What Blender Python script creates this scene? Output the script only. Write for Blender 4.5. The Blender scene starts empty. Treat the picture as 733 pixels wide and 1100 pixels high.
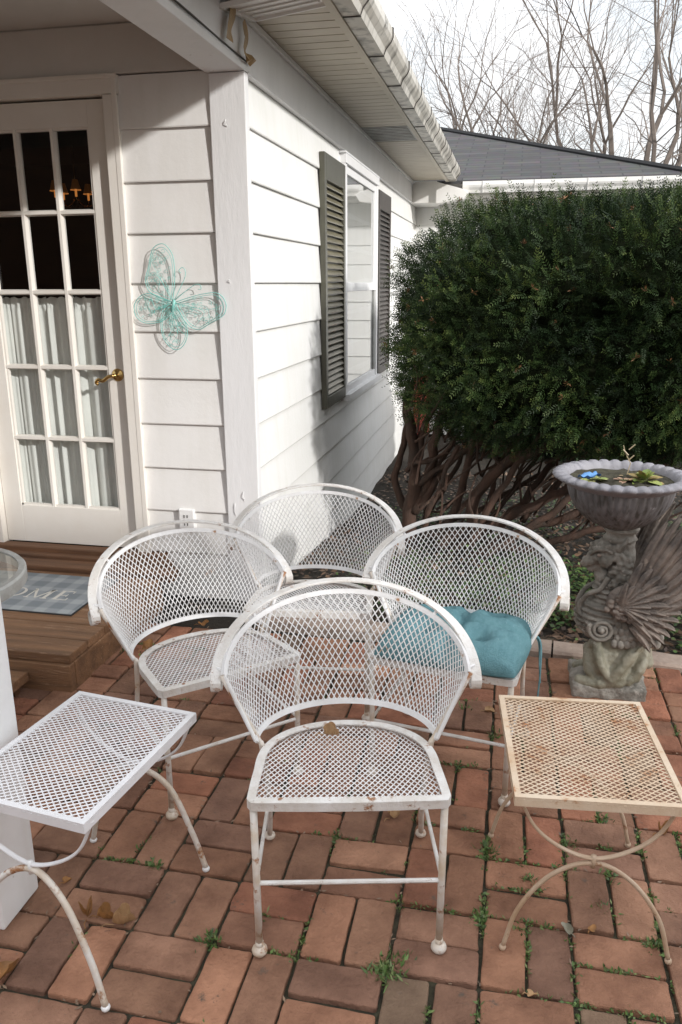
import bpy, math, random
import numpy as np
from mathutils import Vector, Matrix, noise
R=math.radians; PI=math.pi
random.seed(7); rng=np.random.default_rng(7)
sc=bpy.context.scene; COL=sc.collection
def V(*a): return Vector(a)

# ------------------------------------------------------------------ materials
def mat(name,c,rough=.6,c2=None,scale=8.,spot=None,spot_amt=.0,spot_scale=25.,bump=0.,bscale=60.,metal=0.,stretch=(1,1,1),attr=False,spec=.5,coat=0.,streak=None,streak_amt=0.,sscale=14):
    m=bpy.data.materials.new(name); m.use_nodes=True; nt=m.node_tree; N=nt.nodes; L=nt.links
    b=N['Principled BSDF']; b.inputs['Roughness'].default_value=rough; b.inputs['Metallic'].default_value=metal
    b.inputs['Specular IOR Level'].default_value=spec
    tc=N.new('ShaderNodeTexCoord'); mp=N.new('ShaderNodeMapping'); mp.inputs['Scale'].default_value=stretch
    L.new(tc.outputs['Object'],mp.inputs['Vector'])
    def noi(s,d=6.,ro=.6):
        n=N.new('ShaderNodeTexNoise'); n.inputs['Scale'].default_value=s; n.inputs['Detail'].default_value=d; n.inputs['Roughness'].default_value=ro
        L.new(mp.outputs[0],n.inputs['Vector']); return n
    def mix(fac,a,bb,mode='MIX'):
        x=N.new('ShaderNodeMix'); x.data_type='RGBA'; x.blend_type=mode
        if hasattr(fac,'is_output'): L.new(fac,x.inputs[0])
        else: x.inputs[0].default_value=fac
        for s,i in ((a,6),(bb,7)):
            if hasattr(s,'is_output'): L.new(s,x.inputs[i])
            else: x.inputs[i].default_value=(*s,1)
        return x.outputs[2]
    def ramp(src,lo,hi):
        r=N.new('ShaderNodeMapRange'); r.inputs[1].default_value=lo; r.inputs[2].default_value=hi; r.clamp=True
        L.new(src,r.inputs[0]); return r.outputs[0]
    base=c
    if attr:
        at=N.new('ShaderNodeAttribute'); at.attribute_name='Col'; base=at.outputs['Color']
    if c2 is not None:
        n=noi(scale); f=ramp(n.outputs['Fac'],.35,.68)
        if attr: base=mix(f,base,mix(1.,base,c2,'MULTIPLY'))
        else: base=mix(f,base,c2)
    if streak is not None:
        mp2=N.new('ShaderNodeMapping'); mp2.inputs['Scale'].default_value=(sscale,sscale,sscale*.065); L.new(tc.outputs['Object'],mp2.inputs['Vector'])
        n=N.new('ShaderNodeTexNoise'); n.inputs['Scale'].default_value=1.; n.inputs['Detail'].default_value=6; L.new(mp2.outputs[0],n.inputs['Vector'])
        f=ramp(n.outputs['Fac'],.46,.66); mm=N.new('ShaderNodeMath'); mm.operation='MULTIPLY'; L.new(f,mm.inputs[0]); mm.inputs[1].default_value=streak_amt
        base=mix(mm.outputs[0],base,streak)
    if spot is not None:
        n=noi(spot_scale,8,.7); f=ramp(n.outputs['Fac'],1-spot_amt-.02,1-spot_amt+.05); base=mix(f,base,spot)
    if hasattr(base,'is_output'): L.new(base,b.inputs['Base Color'])
    else: b.inputs['Base Color'].default_value=(*base,1)
    if bump:
        n=noi(bscale,8,.65); bp=N.new('ShaderNodeBump'); bp.inputs['Strength'].default_value=bump; bp.inputs['Distance'].default_value=.01
        L.new(n.outputs['Fac'],bp.inputs['Height']); L.new(bp.outputs[0],b.inputs['Normal'])
    if coat: b.inputs['Coat Weight'].default_value=coat
    return m
def emis(name,c,s):
    m=bpy.data.materials.new(name); m.use_nodes=True; b=m.node_tree.nodes['Principled BSDF']
    b.inputs['Base Color'].default_value=(*c,1); b.inputs['Emission Color'].default_value=(*c,1); b.inputs['Emission Strength'].default_value=s; return m
def glass(name,refl=.0,tint=(1,1,1)):
    m=bpy.data.materials.new(name); m.use_nodes=True; nt=m.node_tree; N=nt.nodes; L=nt.links
    for n in list(N):
        if n.type=='BSDF_PRINCIPLED': N.remove(n)
    out=[n for n in N if n.type=='OUTPUT_MATERIAL'][0]
    t=N.new('ShaderNodeBsdfTransparent'); t.inputs[0].default_value=(*tint,1)
    g=N.new('ShaderNodeBsdfGlossy'); g.inputs['Roughness'].default_value=.01
    lw=N.new('ShaderNodeLayerWeight'); lw.inputs[0].default_value=.5
    pw=N.new('ShaderNodeMath'); pw.operation='POWER'; L.new(lw.outputs['Facing'],pw.inputs[0]); pw.inputs[1].default_value=5.
    f=N.new('ShaderNodeMath'); f.operation='MULTIPLY_ADD'; L.new(pw.outputs[0],f.inputs[0]); f.inputs[1].default_value=.95; f.inputs[2].default_value=.045
    a=N.new('ShaderNodeMath'); a.operation='ADD'; a.use_clamp=True; L.new(f.outputs[0],a.inputs[0]); a.inputs[1].default_value=refl
    x=N.new('ShaderNodeMixShader'); L.new(a.outputs[0],x.inputs[0]); L.new(t.outputs[0],x.inputs[1]); L.new(g.outputs[0],x.inputs[2]); L.new(x.outputs[0],out.inputs[0]); return m

W_=(.80,.79,.77)
M={}
M['paint']=mat('white_wrought_iron_paint',(.80,.80,.80),.38,c2=(.70,.69,.68),scale=14,spot=(.36,.20,.10),spot_amt=.355,spot_scale=18,bump=.25,bscale=140)
M['paint_rusty']=mat('chipped_white_paint',(.76,.75,.73),.45,c2=(.62,.58,.53),scale=20,spot=(.30,.14,.06),spot_amt=.40,spot_scale=30,bump=.35,bscale=140)
M['paint_table']=mat('clean_white_table_paint',(.80,.80,.82),.35,c2=(.74,.74,.75),scale=12,spot=(.45,.25,.12),spot_amt=.29,spot_scale=14,bump=.15,bscale=120)
M['leg_rust']=mat('white_leg_with_rust',(.74,.72,.69),.45,c2=(.56,.44,.31),scale=11,spot=(.34,.16,.07),spot_amt=.43,spot_scale=14,bump=.3,bscale=140)
M['cream']=mat('cream_rusting_paint',(.72,.60,.46),.5,c2=(.60,.43,.28),scale=7,spot=(.45,.22,.10),spot_amt=.41,spot_scale=14,bump=.3,bscale=120)
M['cream_leg']=mat('tan_leg_paint',(.56,.44,.33),.5,c2=(.44,.30,.19),scale=8,spot=(.28,.14,.07),spot_amt=.38,spot_scale=20,bump=.3)
M['siding']=mat('white_siding_paint',(.78,.77,.755),.55,c2=(.73,.72,.70),scale=3,spot=(.45,.43,.36),spot_amt=.27,spot_scale=9,bump=.12,bscale=35,streak=(.58,.56,.50),streak_amt=.16)
M['siding_low']=mat('white_siding_side',(.80,.80,.79),.5,c2=(.75,.75,.73),scale=2.5,spot=(.5,.49,.42),spot_amt=.30,spot_scale=7,bump=.12,bscale=30,streak=(.58,.60,.50),streak_amt=.16)
M['trim']=mat('painted_wood_trim',(.76,.76,.765),.5,c2=(.70,.70,.70),scale=5,spot=(.40,.37,.33),spot_amt=.31,spot_scale=18,bump=.2,bscale=45,stretch=(1,1,.22))
M['doorpaint']=mat('cream_white_door_paint',(.76,.73,.68),.45,c2=(.72,.68,.62),scale=4,spot=(.50,.42,.32),spot_amt=.28,spot_scale=14,bump=.08,bscale=40)
M['porch']=mat('porch_board_paint',(.62,.60,.57),.6,c2=(.56,.54,.51),scale=3,bump=.1,bscale=30)
M['soffit']=mat('beige_vinyl_soffit',(.56,.51,.42),.5,c2=(.46,.41,.33),scale=3,spot=(.34,.30,.24),spot_amt=.3,spot_scale=8)
M['gutter']=mat('weathered_gutter',(.60,.58,.53),.4,c2=(.48,.45,.39),scale=6,spot=(.12,.11,.09),spot_amt=.36,spot_scale=9,streak=(.10,.09,.07),streak_amt=.9)
M['gutter_clean']=mat('white_gutter',(.78,.77,.75),.4,c2=(.70,.69,.66),scale=5)
M['dark']=mat('dark_gap',(.06,.055,.05),.8)
M['slat']=mat('sunlit_tint_olive_slats',(.20,.18,.115),.3,c2=(.13,.12,.08),scale=7,spot=(.30,.28,.2),spot_amt=.3,bump=.1)  # sunlight on the left louvres is put into this paler olive
M['shutter']=mat('olive_shutter_paint',(.080,.078,.056),.33,c2=(.06,.056,.042),scale=9,bump=.15,bscale=60,spot=(.2,.19,.14),spot_amt=.3)
M['shutter_dk']=mat('dark_brown_shutter_paint',(.060,.050,.045),.45,c2=(.045,.038,.034),scale=9,bump=.15,bscale=60)
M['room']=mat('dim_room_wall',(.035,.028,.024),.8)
M['glass']=glass('door_glass',0.0,(.93,.95,.95)); M['wglass']=glass('window_glass',.34,(.8,.82,.82)); M['tglass']=glass('table_glass',.10,(.80,.84,.80))
M['curtain']=mat('sheer_curtain',(.68,.68,.64),.9,c2=(.60,.60,.57),scale=3)
M['brass']=mat('brass',(.62,.42,.16),.22,metal=1.,c2=(.45,.30,.12),scale=30)
M['wood']=mat('weathered_brown_wood',(.29,.150,.072),.6,c2=(.15,.075,.036),scale=5,stretch=(.5,5,5),bump=.8,bscale=45,spot=(.36,.22,.13),spot_amt=.40,spot_scale=9)
M['wood_dk']=mat('old_sill_wood',(.20,.095,.045),.6,c2=(.09,.045,.024),scale=4,stretch=(.4,6,6),bump=.4,bscale=40)
M['brick']=mat('old_red_paver',(.3,.13,.08),.8,attr=True,c2=(.52,.47,.44),scale=8,spot=(.11,.08,.06),spot_amt=.355,spot_scale=11,bump=1.,bscale=75)
M['soil']=mat('joint_soil',(.035,.030,.020),.95,c2=(.075,.07,.04),scale=30,bump=1.,bscale=120)
M['ground']=mat('leaf_mulch_ground',(.032,.024,.017),.95,c2=(.018,.016,.011),scale=6,spot=(.11,.075,.05),spot_amt=.36,spot_scale=40,bump=1.,bscale=50)
M['stone']=mat('pale_kerb_stone',(.42,.33,.27),.85,c2=(.28,.21,.17),scale=9,spot=(.55,.48,.42),spot_amt=.36,spot_scale=22,bump=.8,bscale=40)
M['statue']=mat('mossy_cast_concrete',(.36,.335,.295),.8,c2=(.13,.12,.10),scale=11,spot=(.42,.385,.34),spot_amt=.39,spot_scale=13,bump=1.,bscale=55)
M['statue_low']=mat('damp_green_concrete',(.32,.30,.23),.42,c2=(.13,.125,.085),scale=10,spot=(.40,.385,.33),spot_amt=.38,spot_scale=9,bump=.7,bscale=45)
M['wing']=mat('brown_weathered_concrete',(.36,.30,.255),.85,c2=(.12,.105,.095),scale=13,spot=(.36,.30,.25),spot_amt=.38,spot_scale=20,bump=1.,bscale=70)
M['bowl']=mat('grey_painted_bowl',(.19,.185,.195),.55,c2=(.11,.105,.105),scale=9,spot=(.36,.35,.36),spot_amt=.37,spot_scale=20,bump=.35,bscale=60,streak=(.05,.047,.042),streak_amt=.9,sscale=60)
M['rim']=mat('top_lit_tint_grey_rim',(.25,.245,.27),.55,c2=(.22,.215,.23),scale=12,spot=(.12,.11,.10),spot_amt=.34,spot_scale=22,bump=.4,bscale=60)  # bowl grey made paler: light from above put into the rim colour
M['foliage']=mat('yew_needles',(.04,.06,.02),.55,attr=True,spec=.18)
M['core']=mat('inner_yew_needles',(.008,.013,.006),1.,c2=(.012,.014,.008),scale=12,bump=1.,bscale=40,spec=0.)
M['leafy']=mat('small_leaves',(.1,.15,.05),.55,attr=True)
M['bark']=mat('yew_bark',(.085,.044,.029),.85,c2=(.045,.03,.022),scale=16,stretch=(1,1,.4),spot=(.17,.115,.08),spot_amt=.36,spot_scale=20,bump=1.,bscale=50)
M['treebark']=mat('grey_brown_tree_bark',(.21,.175,.15),.9,c2=(.15,.125,.11),scale=4)
M['shingle']=None
M['cushion']=mat('teal_cushion_fabric',(.145,.285,.315),.95,c2=(.105,.225,.255),scale=60,spot=(.22,.36,.38),spot_amt=.36,spot_scale=150,bump=.8,bscale=300,spec=.1,stretch=(1,.35,1))
M['leaf']=mat('dry_leaf',(.36,.17,.05),.65,c2=(.17,.085,.035),scale=25,bump=.4,bscale=60)
M['leaf2']=mat('pale_dry_leaf',(.44,.28,.14),.65,c2=(.28,.15,.07),scale=25,bump=.4,bscale=60)
M['wire']=mat('teal_wire',(.16,.50,.45),.5,c2=(.3,.6,.55),scale=30)
M['mat_base']=None
M['lettering']=mat('pale_mat_lettering',(.62,.60,.55),.95)
M['plastic']=mat('white_plastic',(.86,.86,.86),.4,c2=(.78,.78,.77),scale=4,bump=.15,spot=(.5,.46,.4),spot_amt=.30,spot_scale=14,streak=(.62,.60,.56),streak_amt=.25)
M['tape']=mat('brown_tape',(.36,.23,.09),.4,c2=(.26,.17,.08),scale=20)
M['rag']=mat('blue_plastic',(.12,.30,.60),.5)
M['red']=mat('faded_red_paint',(.50,.10,.075),.6,c2=(.40,.08,.06),scale=4,bump=.2)
M['metal']=mat('grey_painted_metal',(.36,.37,.36),.45,c2=(.24,.23,.21),scale=14,spot=(.2,.13,.08),spot_amt=.33,spot_scale=20,bump=.2)
M['rubber']=mat('dark_rubber',(.03,.03,.03),.8)

def node_extra():
    # roof shingles: courses by brick texture
    m=bpy.data.materials.new('dark_grey_shingles'); m.use_nodes=True; nt=m.node_tree; N=nt.nodes; L=nt.links; b=N['Principled BSDF']; b.inputs['Roughness'].default_value=.85
    tc=N.new('ShaderNodeTexCoord'); br=N.new('ShaderNodeTexBrick'); br.inputs['Scale'].default_value=1.; br.inputs['Brick Width'].default_value=.42; br.inputs['Row Height'].default_value=.115
    br.inputs['Mortar Size'].default_value=.008; br.inputs['Color1'].default_value=(.042,.041,.042,1); br.inputs['Color2'].default_value=(.088,.085,.083,1); br.inputs['Mortar'].default_value=(.02,.02,.022,1)
    br.inputs['Bias'].default_value=.0
    L.new(tc.outputs['UV'],br.inputs['Vector']); n=N.new('ShaderNodeTexNoise'); n.inputs['Scale'].default_value=9; L.new(tc.outputs['UV'],n.inputs['Vector'])
    x=N.new('ShaderNodeMix'); x.data_type='RGBA'; x.blend_type='MULTIPLY'; x.inputs[0].default_value=.6; L.new(br.outputs['Color'],x.inputs[6]); L.new(n.outputs['Color'],x.inputs[7])
    x2=N.new('ShaderNodeMix'); x2.data_type='RGBA'; x2.inputs[0].default_value=.10; L.new(x.outputs[2],x2.inputs[6]); x2.inputs[7].default_value=(.12,.12,.13,1)
    L.new(x2.outputs[2],b.inputs['Base Color']); M['shingle']=m
    # door mat: grey-blue with woven plaid
    m=bpy.data.materials.new('grey_plaid_mat'); m.use_nodes=True; nt=m.node_tree; N=nt.nodes; L=nt.links; b=N['Principled BSDF']; b.inputs['Roughness'].default_value=.95
    tc=N.new('ShaderNodeTexCoord'); sp=N.new('ShaderNodeSeparateXYZ'); L.new(tc.outputs['Object'],sp.inputs[0])
    outs=[]
    for ax in (0,1):
        mm=N.new('ShaderNodeMath'); mm.operation='MULTIPLY'; mm.inputs[1].default_value=2*PI/.115; L.new(sp.outputs[ax],mm.inputs[0])
        s=N.new('ShaderNodeMath'); s.operation='SINE'; L.new(mm.outputs[0],s.inputs[0])
        r=N.new('ShaderNodeMapRange'); r.inputs[1].default_value=-.1; r.inputs[2].default_value=.5; L.new(s.outputs[0],r.inputs[0]); outs.append(r.outputs[0])
    ad=N.new('ShaderNodeMath'); ad.operation='ADD'; L.new(outs[0],ad.inputs[0]); L.new(outs[1],ad.inputs[1])
    hf=N.new('ShaderNodeMath'); hf.operation='MULTIPLY'; hf.inputs[1].default_value=.5; L.new(ad.outputs[0],hf.inputs[0])
    x=N.new('ShaderNodeMix'); x.data_type='RGBA'; L.new(hf.outputs[0],x.inputs[0]); x.inputs[6].default_value=(.20,.225,.245,1); x.inputs[7].default_value=(.36,.385,.40,1)
    L.new(x.outputs[2],b.inputs['Base Color']); M['mat_base']=m
node_extra()

# ------------------------------------------------------------------ mesh building
class MB:
    def __init__(s): s.v=[]; s.f=[]; s.c=[]
    def add(s,vs,fs,col=None):
        k=len(s.v); s.v.extend([tuple(p) for p in vs]); s.f.extend([tuple(i+k for i in f) for f in fs])
        if col is not None: s.c.extend([col]*len(fs))
        return s
    def box(s,a,b,M4=None,col=None):
        x0,y0,z0=a; x1,y1,z1=b
        vs=[Vector(p) for p in ((x0,y0,z0),(x1,y0,z0),(x1,y1,z0),(x0,y1,z0),(x0,y0,z1),(x1,y0,z1),(x1,y1,z1),(x0,y1,z1))]
        if M4: vs=[M4@p for p in vs]
        return s.add(vs,[(0,3,2,1),(4,5,6,7),(0,1,5,4),(1,2,6,5),(2,3,7,6),(3,0,4,7)],col)
    def prism(s,prof,path0,path1,col=None):
        """extrude a closed 3D polygon prof (list of Vector) by vector path1-path0"""
        d=Vector(path1)-Vector(path0); n=len(prof); vs=[Vector(p) for p in prof]+[Vector(p)+d for p in prof]
        fs=[(i,(i+1)%n,(i+1)%n+n,i+n) for i in range(n)]+[tuple(reversed(range(n))),tuple(range(n,2*n))]
        return s.add(vs,fs,col)
    def tube(s,pts,r,n=8,cap=True,col=None):
        pts=[Vector(p) for p in pts]; m=len(pts)
        if m<2: return s
        rs=r if isinstance(r,(list,tuple)) else [r]*m
        T=[(pts[min(i+1,m-1)]-pts[max(i-1,0)]).normalized() for i in range(m)]
        u=T[0].orthogonal().normalized(); vs=[]
        for i in range(m):
            u=(u-T[i]*u.dot(T[i])); u=u.normalized() if u.length>1e-6 else T[i].orthogonal().normalized()
            w=T[i].cross(u)
            for k in range(n):
                a=2*PI*k/n+PI/4; vs.append(pts[i]+(u*math.cos(a)+w*math.sin(a))*rs[i])
        fs=[(i*n+k,i*n+(k+1)%n,(i+1)*n+(k+1)%n,(i+1)*n+k) for i in range(m-1) for k in range(n)]
        if cap: fs+= [tuple(reversed(range(n))),tuple(range((m-1)*n,m*n))]
        return s.add(vs,fs,col)
    def band(s,pts,wd,w,t):
        """flat strip: wd = list of width directions, w width, t thickness"""
        pts=[Vector(p) for p in pts]; m=len(pts); vs=[]
        ws=w if isinstance(w,(list,tuple)) else [w]*m
        for i in range(m):
            T=(pts[min(i+1,m-1)]-pts[max(i-1,0)]).normalized(); d=Vector(wd[i]); d=(d-T*d.dot(T)).normalized(); nn=T.cross(d)
            for a,b in ((-1,-1),(1,-1),(1,1),(-1,1)): vs.append(pts[i]+d*(a*ws[i]/2)+nn*(b*t/2))
        fs=[(i*4+k,i*4+(k+1)%4,(i+1)*4+(k+1)%4,(i+1)*4+k) for i in range(m-1) for k in range(4)]+[(3,2,1,0),tuple(range((m-1)*4,m*4))]
        return s.add(vs,fs)
    def lathe(s,prof,n=48,c=(0,0,0),rf=None):
        vs=[]; m=len(prof)
        for i,(r,z) in enumerate(prof):
            for k in range(n):
                a=2*PI*k/n; rr=r*(rf(a,i) if rf else 1); vs.append((c[0]+rr*math.cos(a),c[1]+rr*math.sin(a),c[2]+z))
        fs=[(i*n+k,i*n+(k+1)%n,(i+1)*n+(k+1)%n,(i+1)*n+k) for i in range(m-1) for k in range(n)]
        return s.add(vs,fs)
    def sph(s,c,r,nu=10,nv=7,col=None):
        if not isinstance(r,(tuple,list)): r=(r,r,r)
        vs=[(c[0],c[1],c[2]+r[2])]
        for j in range(1,nv):
            for i in range(nu):
                a=2*PI*i/nu; b=PI*j/nv; vs.append((c[0]+r[0]*math.sin(b)*math.cos(a),c[1]+r[1]*math.sin(b)*math.sin(a),c[2]+r[2]*math.cos(b)))
        vs.append((c[0],c[1],c[2]-r[2])); e=len(vs)-1
        fs=[(0,1+i,1+(i+1)%nu) for i in range(nu)]
        fs+=[(1+j*nu+i,1+(j+1)*nu+i,1+(j+1)*nu+(i+1)%nu,1+j*nu+(i+1)%nu) for j in range(nv-2) for i in range(nu)]
        fs+=[(e,1+(nv-2)*nu+(i+1)%nu,1+(nv-2)*nu+i) for i in range(nu)]
        return s.add(vs,fs,col)
    def mesh(s,name):
        me=bpy.data.meshes.new(name); me.from_pydata(s.v,[],s.f)
        if s.c and len(s.c)==len(s.f):
            a=me.color_attributes.new('Col','FLOAT_COLOR','CORNER'); buf=[]
            for f,c in zip(s.f,s.c): buf.extend([c[0],c[1],c[2],1.]*len(f))
            a.data.foreach_set('color',buf)
        me.update(); return me
    def build(s,name,m,parent=None,smooth=False,bevel=0,loc=None):
        me=s.mesh(name); me.materials.append(m)
        if smooth: me.polygons.foreach_set('use_smooth',[True]*len(me.polygons))
        o=bpy.data.objects.new(name,me); COL.objects.link(o)
        if loc is not None:   # vertices are world coords: re-base at loc
            me.transform(Matrix.Translation(-Vector(loc))); o.location=loc
        if parent is not None: o.parent=parent
        if bevel:
            b=o.modifiers.new('b','BEVEL'); b.width=bevel; b.segments=2; b.limit_method='ANGLE'; b.angle_limit=R(40)
        if smooth=='auto':
            pass
        return o
def tag(o,label=None,cat=None,group=None,kind=None):
    if label: o['label']=label
    if cat: o['category']=cat
    if group: o['group']=group
    if kind: o['kind']=kind
    return o
def empty(name,loc,rz=0):
    o=bpy.data.objects.new(name,None); COL.objects.link(o); o.location=loc; o.rotation_euler=(0,0,rz); o.empty_display_size=.1; return o
def children(o): return [c for c in bpy.data.objects if c.parent==o]
def copy_tree(o,parent=None):
    c=o.copy(); COL.objects.link(c); c.parent=parent
    for ch in children(o): copy_tree(ch,c)
    return c
def cat_rom(P,n=8):
    P=[Vector(p) for p in P]; out=[]
    Q=[2*P[0]-P[1]]+P+[2*P[-1]-P[-2]]
    for i in range(1,len(Q)-2):
        for k in range(n):
            t=k/n; a,b,c,d=Q[i-1],Q[i],Q[i+1],Q[i+2]
            out.append(.5*((2*b)+(c-a)*t+(2*a-5*b+4*c-d)*t*t+(3*b-a-3*c+d)*t**3))
    out.append(P[-1]); return out

# ------------------------------------------------------------------ camera
H=1.52; F=855/733*36
cam=bpy.data.cameras.new('camera'); co=bpy.data.objects.new('camera',cam); COL.objects.link(co); sc.camera=co
cam.sensor_fit='HORIZONTAL'; cam.sensor_width=36; cam.lens=F; cam.clip_end=2000; cam.clip_start=.05
rt=Vector((0.978510,0.206155,-0.0041945)); up=Vector((-0.0528436,0.2703799,0.9613024)); fw=Vector((-0.1993115,0.9404226,-0.2754635))
mm=Matrix.Identity(4)
for i in range(3): mm[i][0]=rt[i]; mm[i][1]=up[i]; mm[i][2]=-fw[i]
mm.translation=(0,0,H); co.matrix_world=mm
def ray(px,py): return fw+rt*((px-366.5)/855)-up*((py-550)/855)
def at_z(px,py,z=0):
    d=ray(px,py); t=(z-H)/d.z; return Vector((d.x*t,d.y*t,z))
def at_y(px,py,y):
    d=ray(px,py); t=y/d.y; return Vector((d.x*t,y,H+d.z*t))
def at_x(px,py,x):
    d=ray(px,py); t=x/d.x; return Vector((x,d.y*t,H+d.z*t))

# ------------------------------------------------------------------ light
SUN=Vector((1.5,-1.0,.70)).normalized()     # direction towards the sun
el=math.asin(SUN.z); az=math.atan2(SUN.x,SUN.y)
w=bpy.data.worlds.new('World'); sc.world=w; w.use_nodes=True; nt=w.node_tree; N=nt.nodes; L=nt.links
bg=N['Background']; bg.inputs['Strength'].default_value=.14
sky=N.new('ShaderNodeTexSky'); sky.sky_type='NISHITA'; sky.sun_disc=False; sky.sun_elevation=el; sky.sun_rotation=az; sky.air_density=1.2; sky.dust_density=2.
tc=N.new('ShaderNodeTexCoord'); mp=N.new('ShaderNodeMapping'); mp.inputs['Scale'].default_value=(1,1,2.2); L.new(tc.outputs['Generated'],mp.inputs['Vector'])
no=N.new('ShaderNodeTexNoise'); no.inputs['Scale'].default_value=3.2; no.inputs['Detail'].default_value=8; no.inputs['Roughness'].default_value=.55; L.new(mp.outputs[0],no.inputs['Vector'])
mr=N.new('ShaderNodeMapRange'); mr.inputs[1].default_value=.34; mr.inputs[2].default_value=.60; mr.inputs[3].default_value=.45; mr.inputs[4].default_value=1.; L.new(no.outputs['Fac'],mr.inputs[0])
mx=N.new('ShaderNodeMix'); mx.data_type='RGBA'; L.new(mr.outputs[0],mx.inputs[0]); L.new(sky.outputs[0],mx.inputs[6]); sx=N.new('ShaderNodeSeparateXYZ'); L.new(tc.outputs['Generated'],sx.inputs[0])
zr=N.new('ShaderNodeMapRange'); zr.inputs[1].default_value=.25; zr.inputs[2].default_value=.75; L.new(sx.outputs[2],zr.inputs[0])
cm=N.new('ShaderNodeMix'); cm.data_type='RGBA'; L.new(zr.outputs[0],cm.inputs[0]); cm.inputs[6].default_value=(6.0,6.1,6.25,1); cm.inputs[7].default_value=(12.,12.,12.2,1)
n2=N.new('ShaderNodeTexNoise'); n2.inputs['Scale'].default_value=7; n2.inputs['Detail'].default_value=6; L.new(mp.outputs[0],n2.inputs['Vector'])
r2=N.new('ShaderNodeMapRange'); r2.inputs[1].default_value=.3; r2.inputs[2].default_value=.7; r2.inputs[3].default_value=.84; r2.inputs[4].default_value=1.08; L.new(n2.outputs['Fac'],r2.inputs[0])
vm=N.new('ShaderNodeVectorMath'); vm.operation='SCALE'; L.new(cm.outputs[2],vm.inputs[0]); L.new(r2.outputs[0],vm.inputs['Scale']); L.new(vm.outputs[0],mx.inputs[7]); L.new(mx.outputs[2],bg.inputs['Color'])
sl=bpy.data.lights.new('sun','SUN'); sl.energy=2.4; sl.angle=R(2.); sl.color=(1,.975,.945); so=bpy.data.objects.new('sun',sl); COL.objects.link(so)
so.rotation_euler=SUN.to_track_quat('Z','Y').to_euler(); so.location=(6,-6,8)
sc.view_settings.view_transform='Standard'; sc.view_settings.look='None'; sc.view_settings.gamma=1; sc.view_settings.exposure=.58

# ================================================================== GROUND
def gz(x,y):
    t=min(1,max(0,(y-3.25)/3.6)); t=t*t*(3-2*t)
    base=-.03-.27*t
    if y>3.2: base+=.025*noise.noise(Vector((x*2.3,y*2.3,0)))
    return base
def ground():
    xs=sorted(set([-400,-150,-60,-25,-12,-8]+[round(-5+i*.2,2) for i in range(61)]+[9,12,20,40,80,160,400]))
    ys=sorted(set([-400,-100,-30,-10,-5,-2,0,1,2,3,3.1]+[round(3.2+i*.16,2) for i in range(50)]+[12,14,17,20,25,30,40,60,100,200,400]))
    b=MB(); vs=[(x,y,gz(x,y)-.045*(1 if y<3.15 else 0)) for y in ys for x in xs]; n=len(xs)
    b.add(vs,[(j*n+i,j*n+i+1,(j+1)*n+i+1,(j+1)*n+i) for j in range(len(ys)-1) for i in range(n-1)])
    o=b.build('ground',M['ground'],smooth=True); tag(o,kind='structure')
ground()

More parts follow.
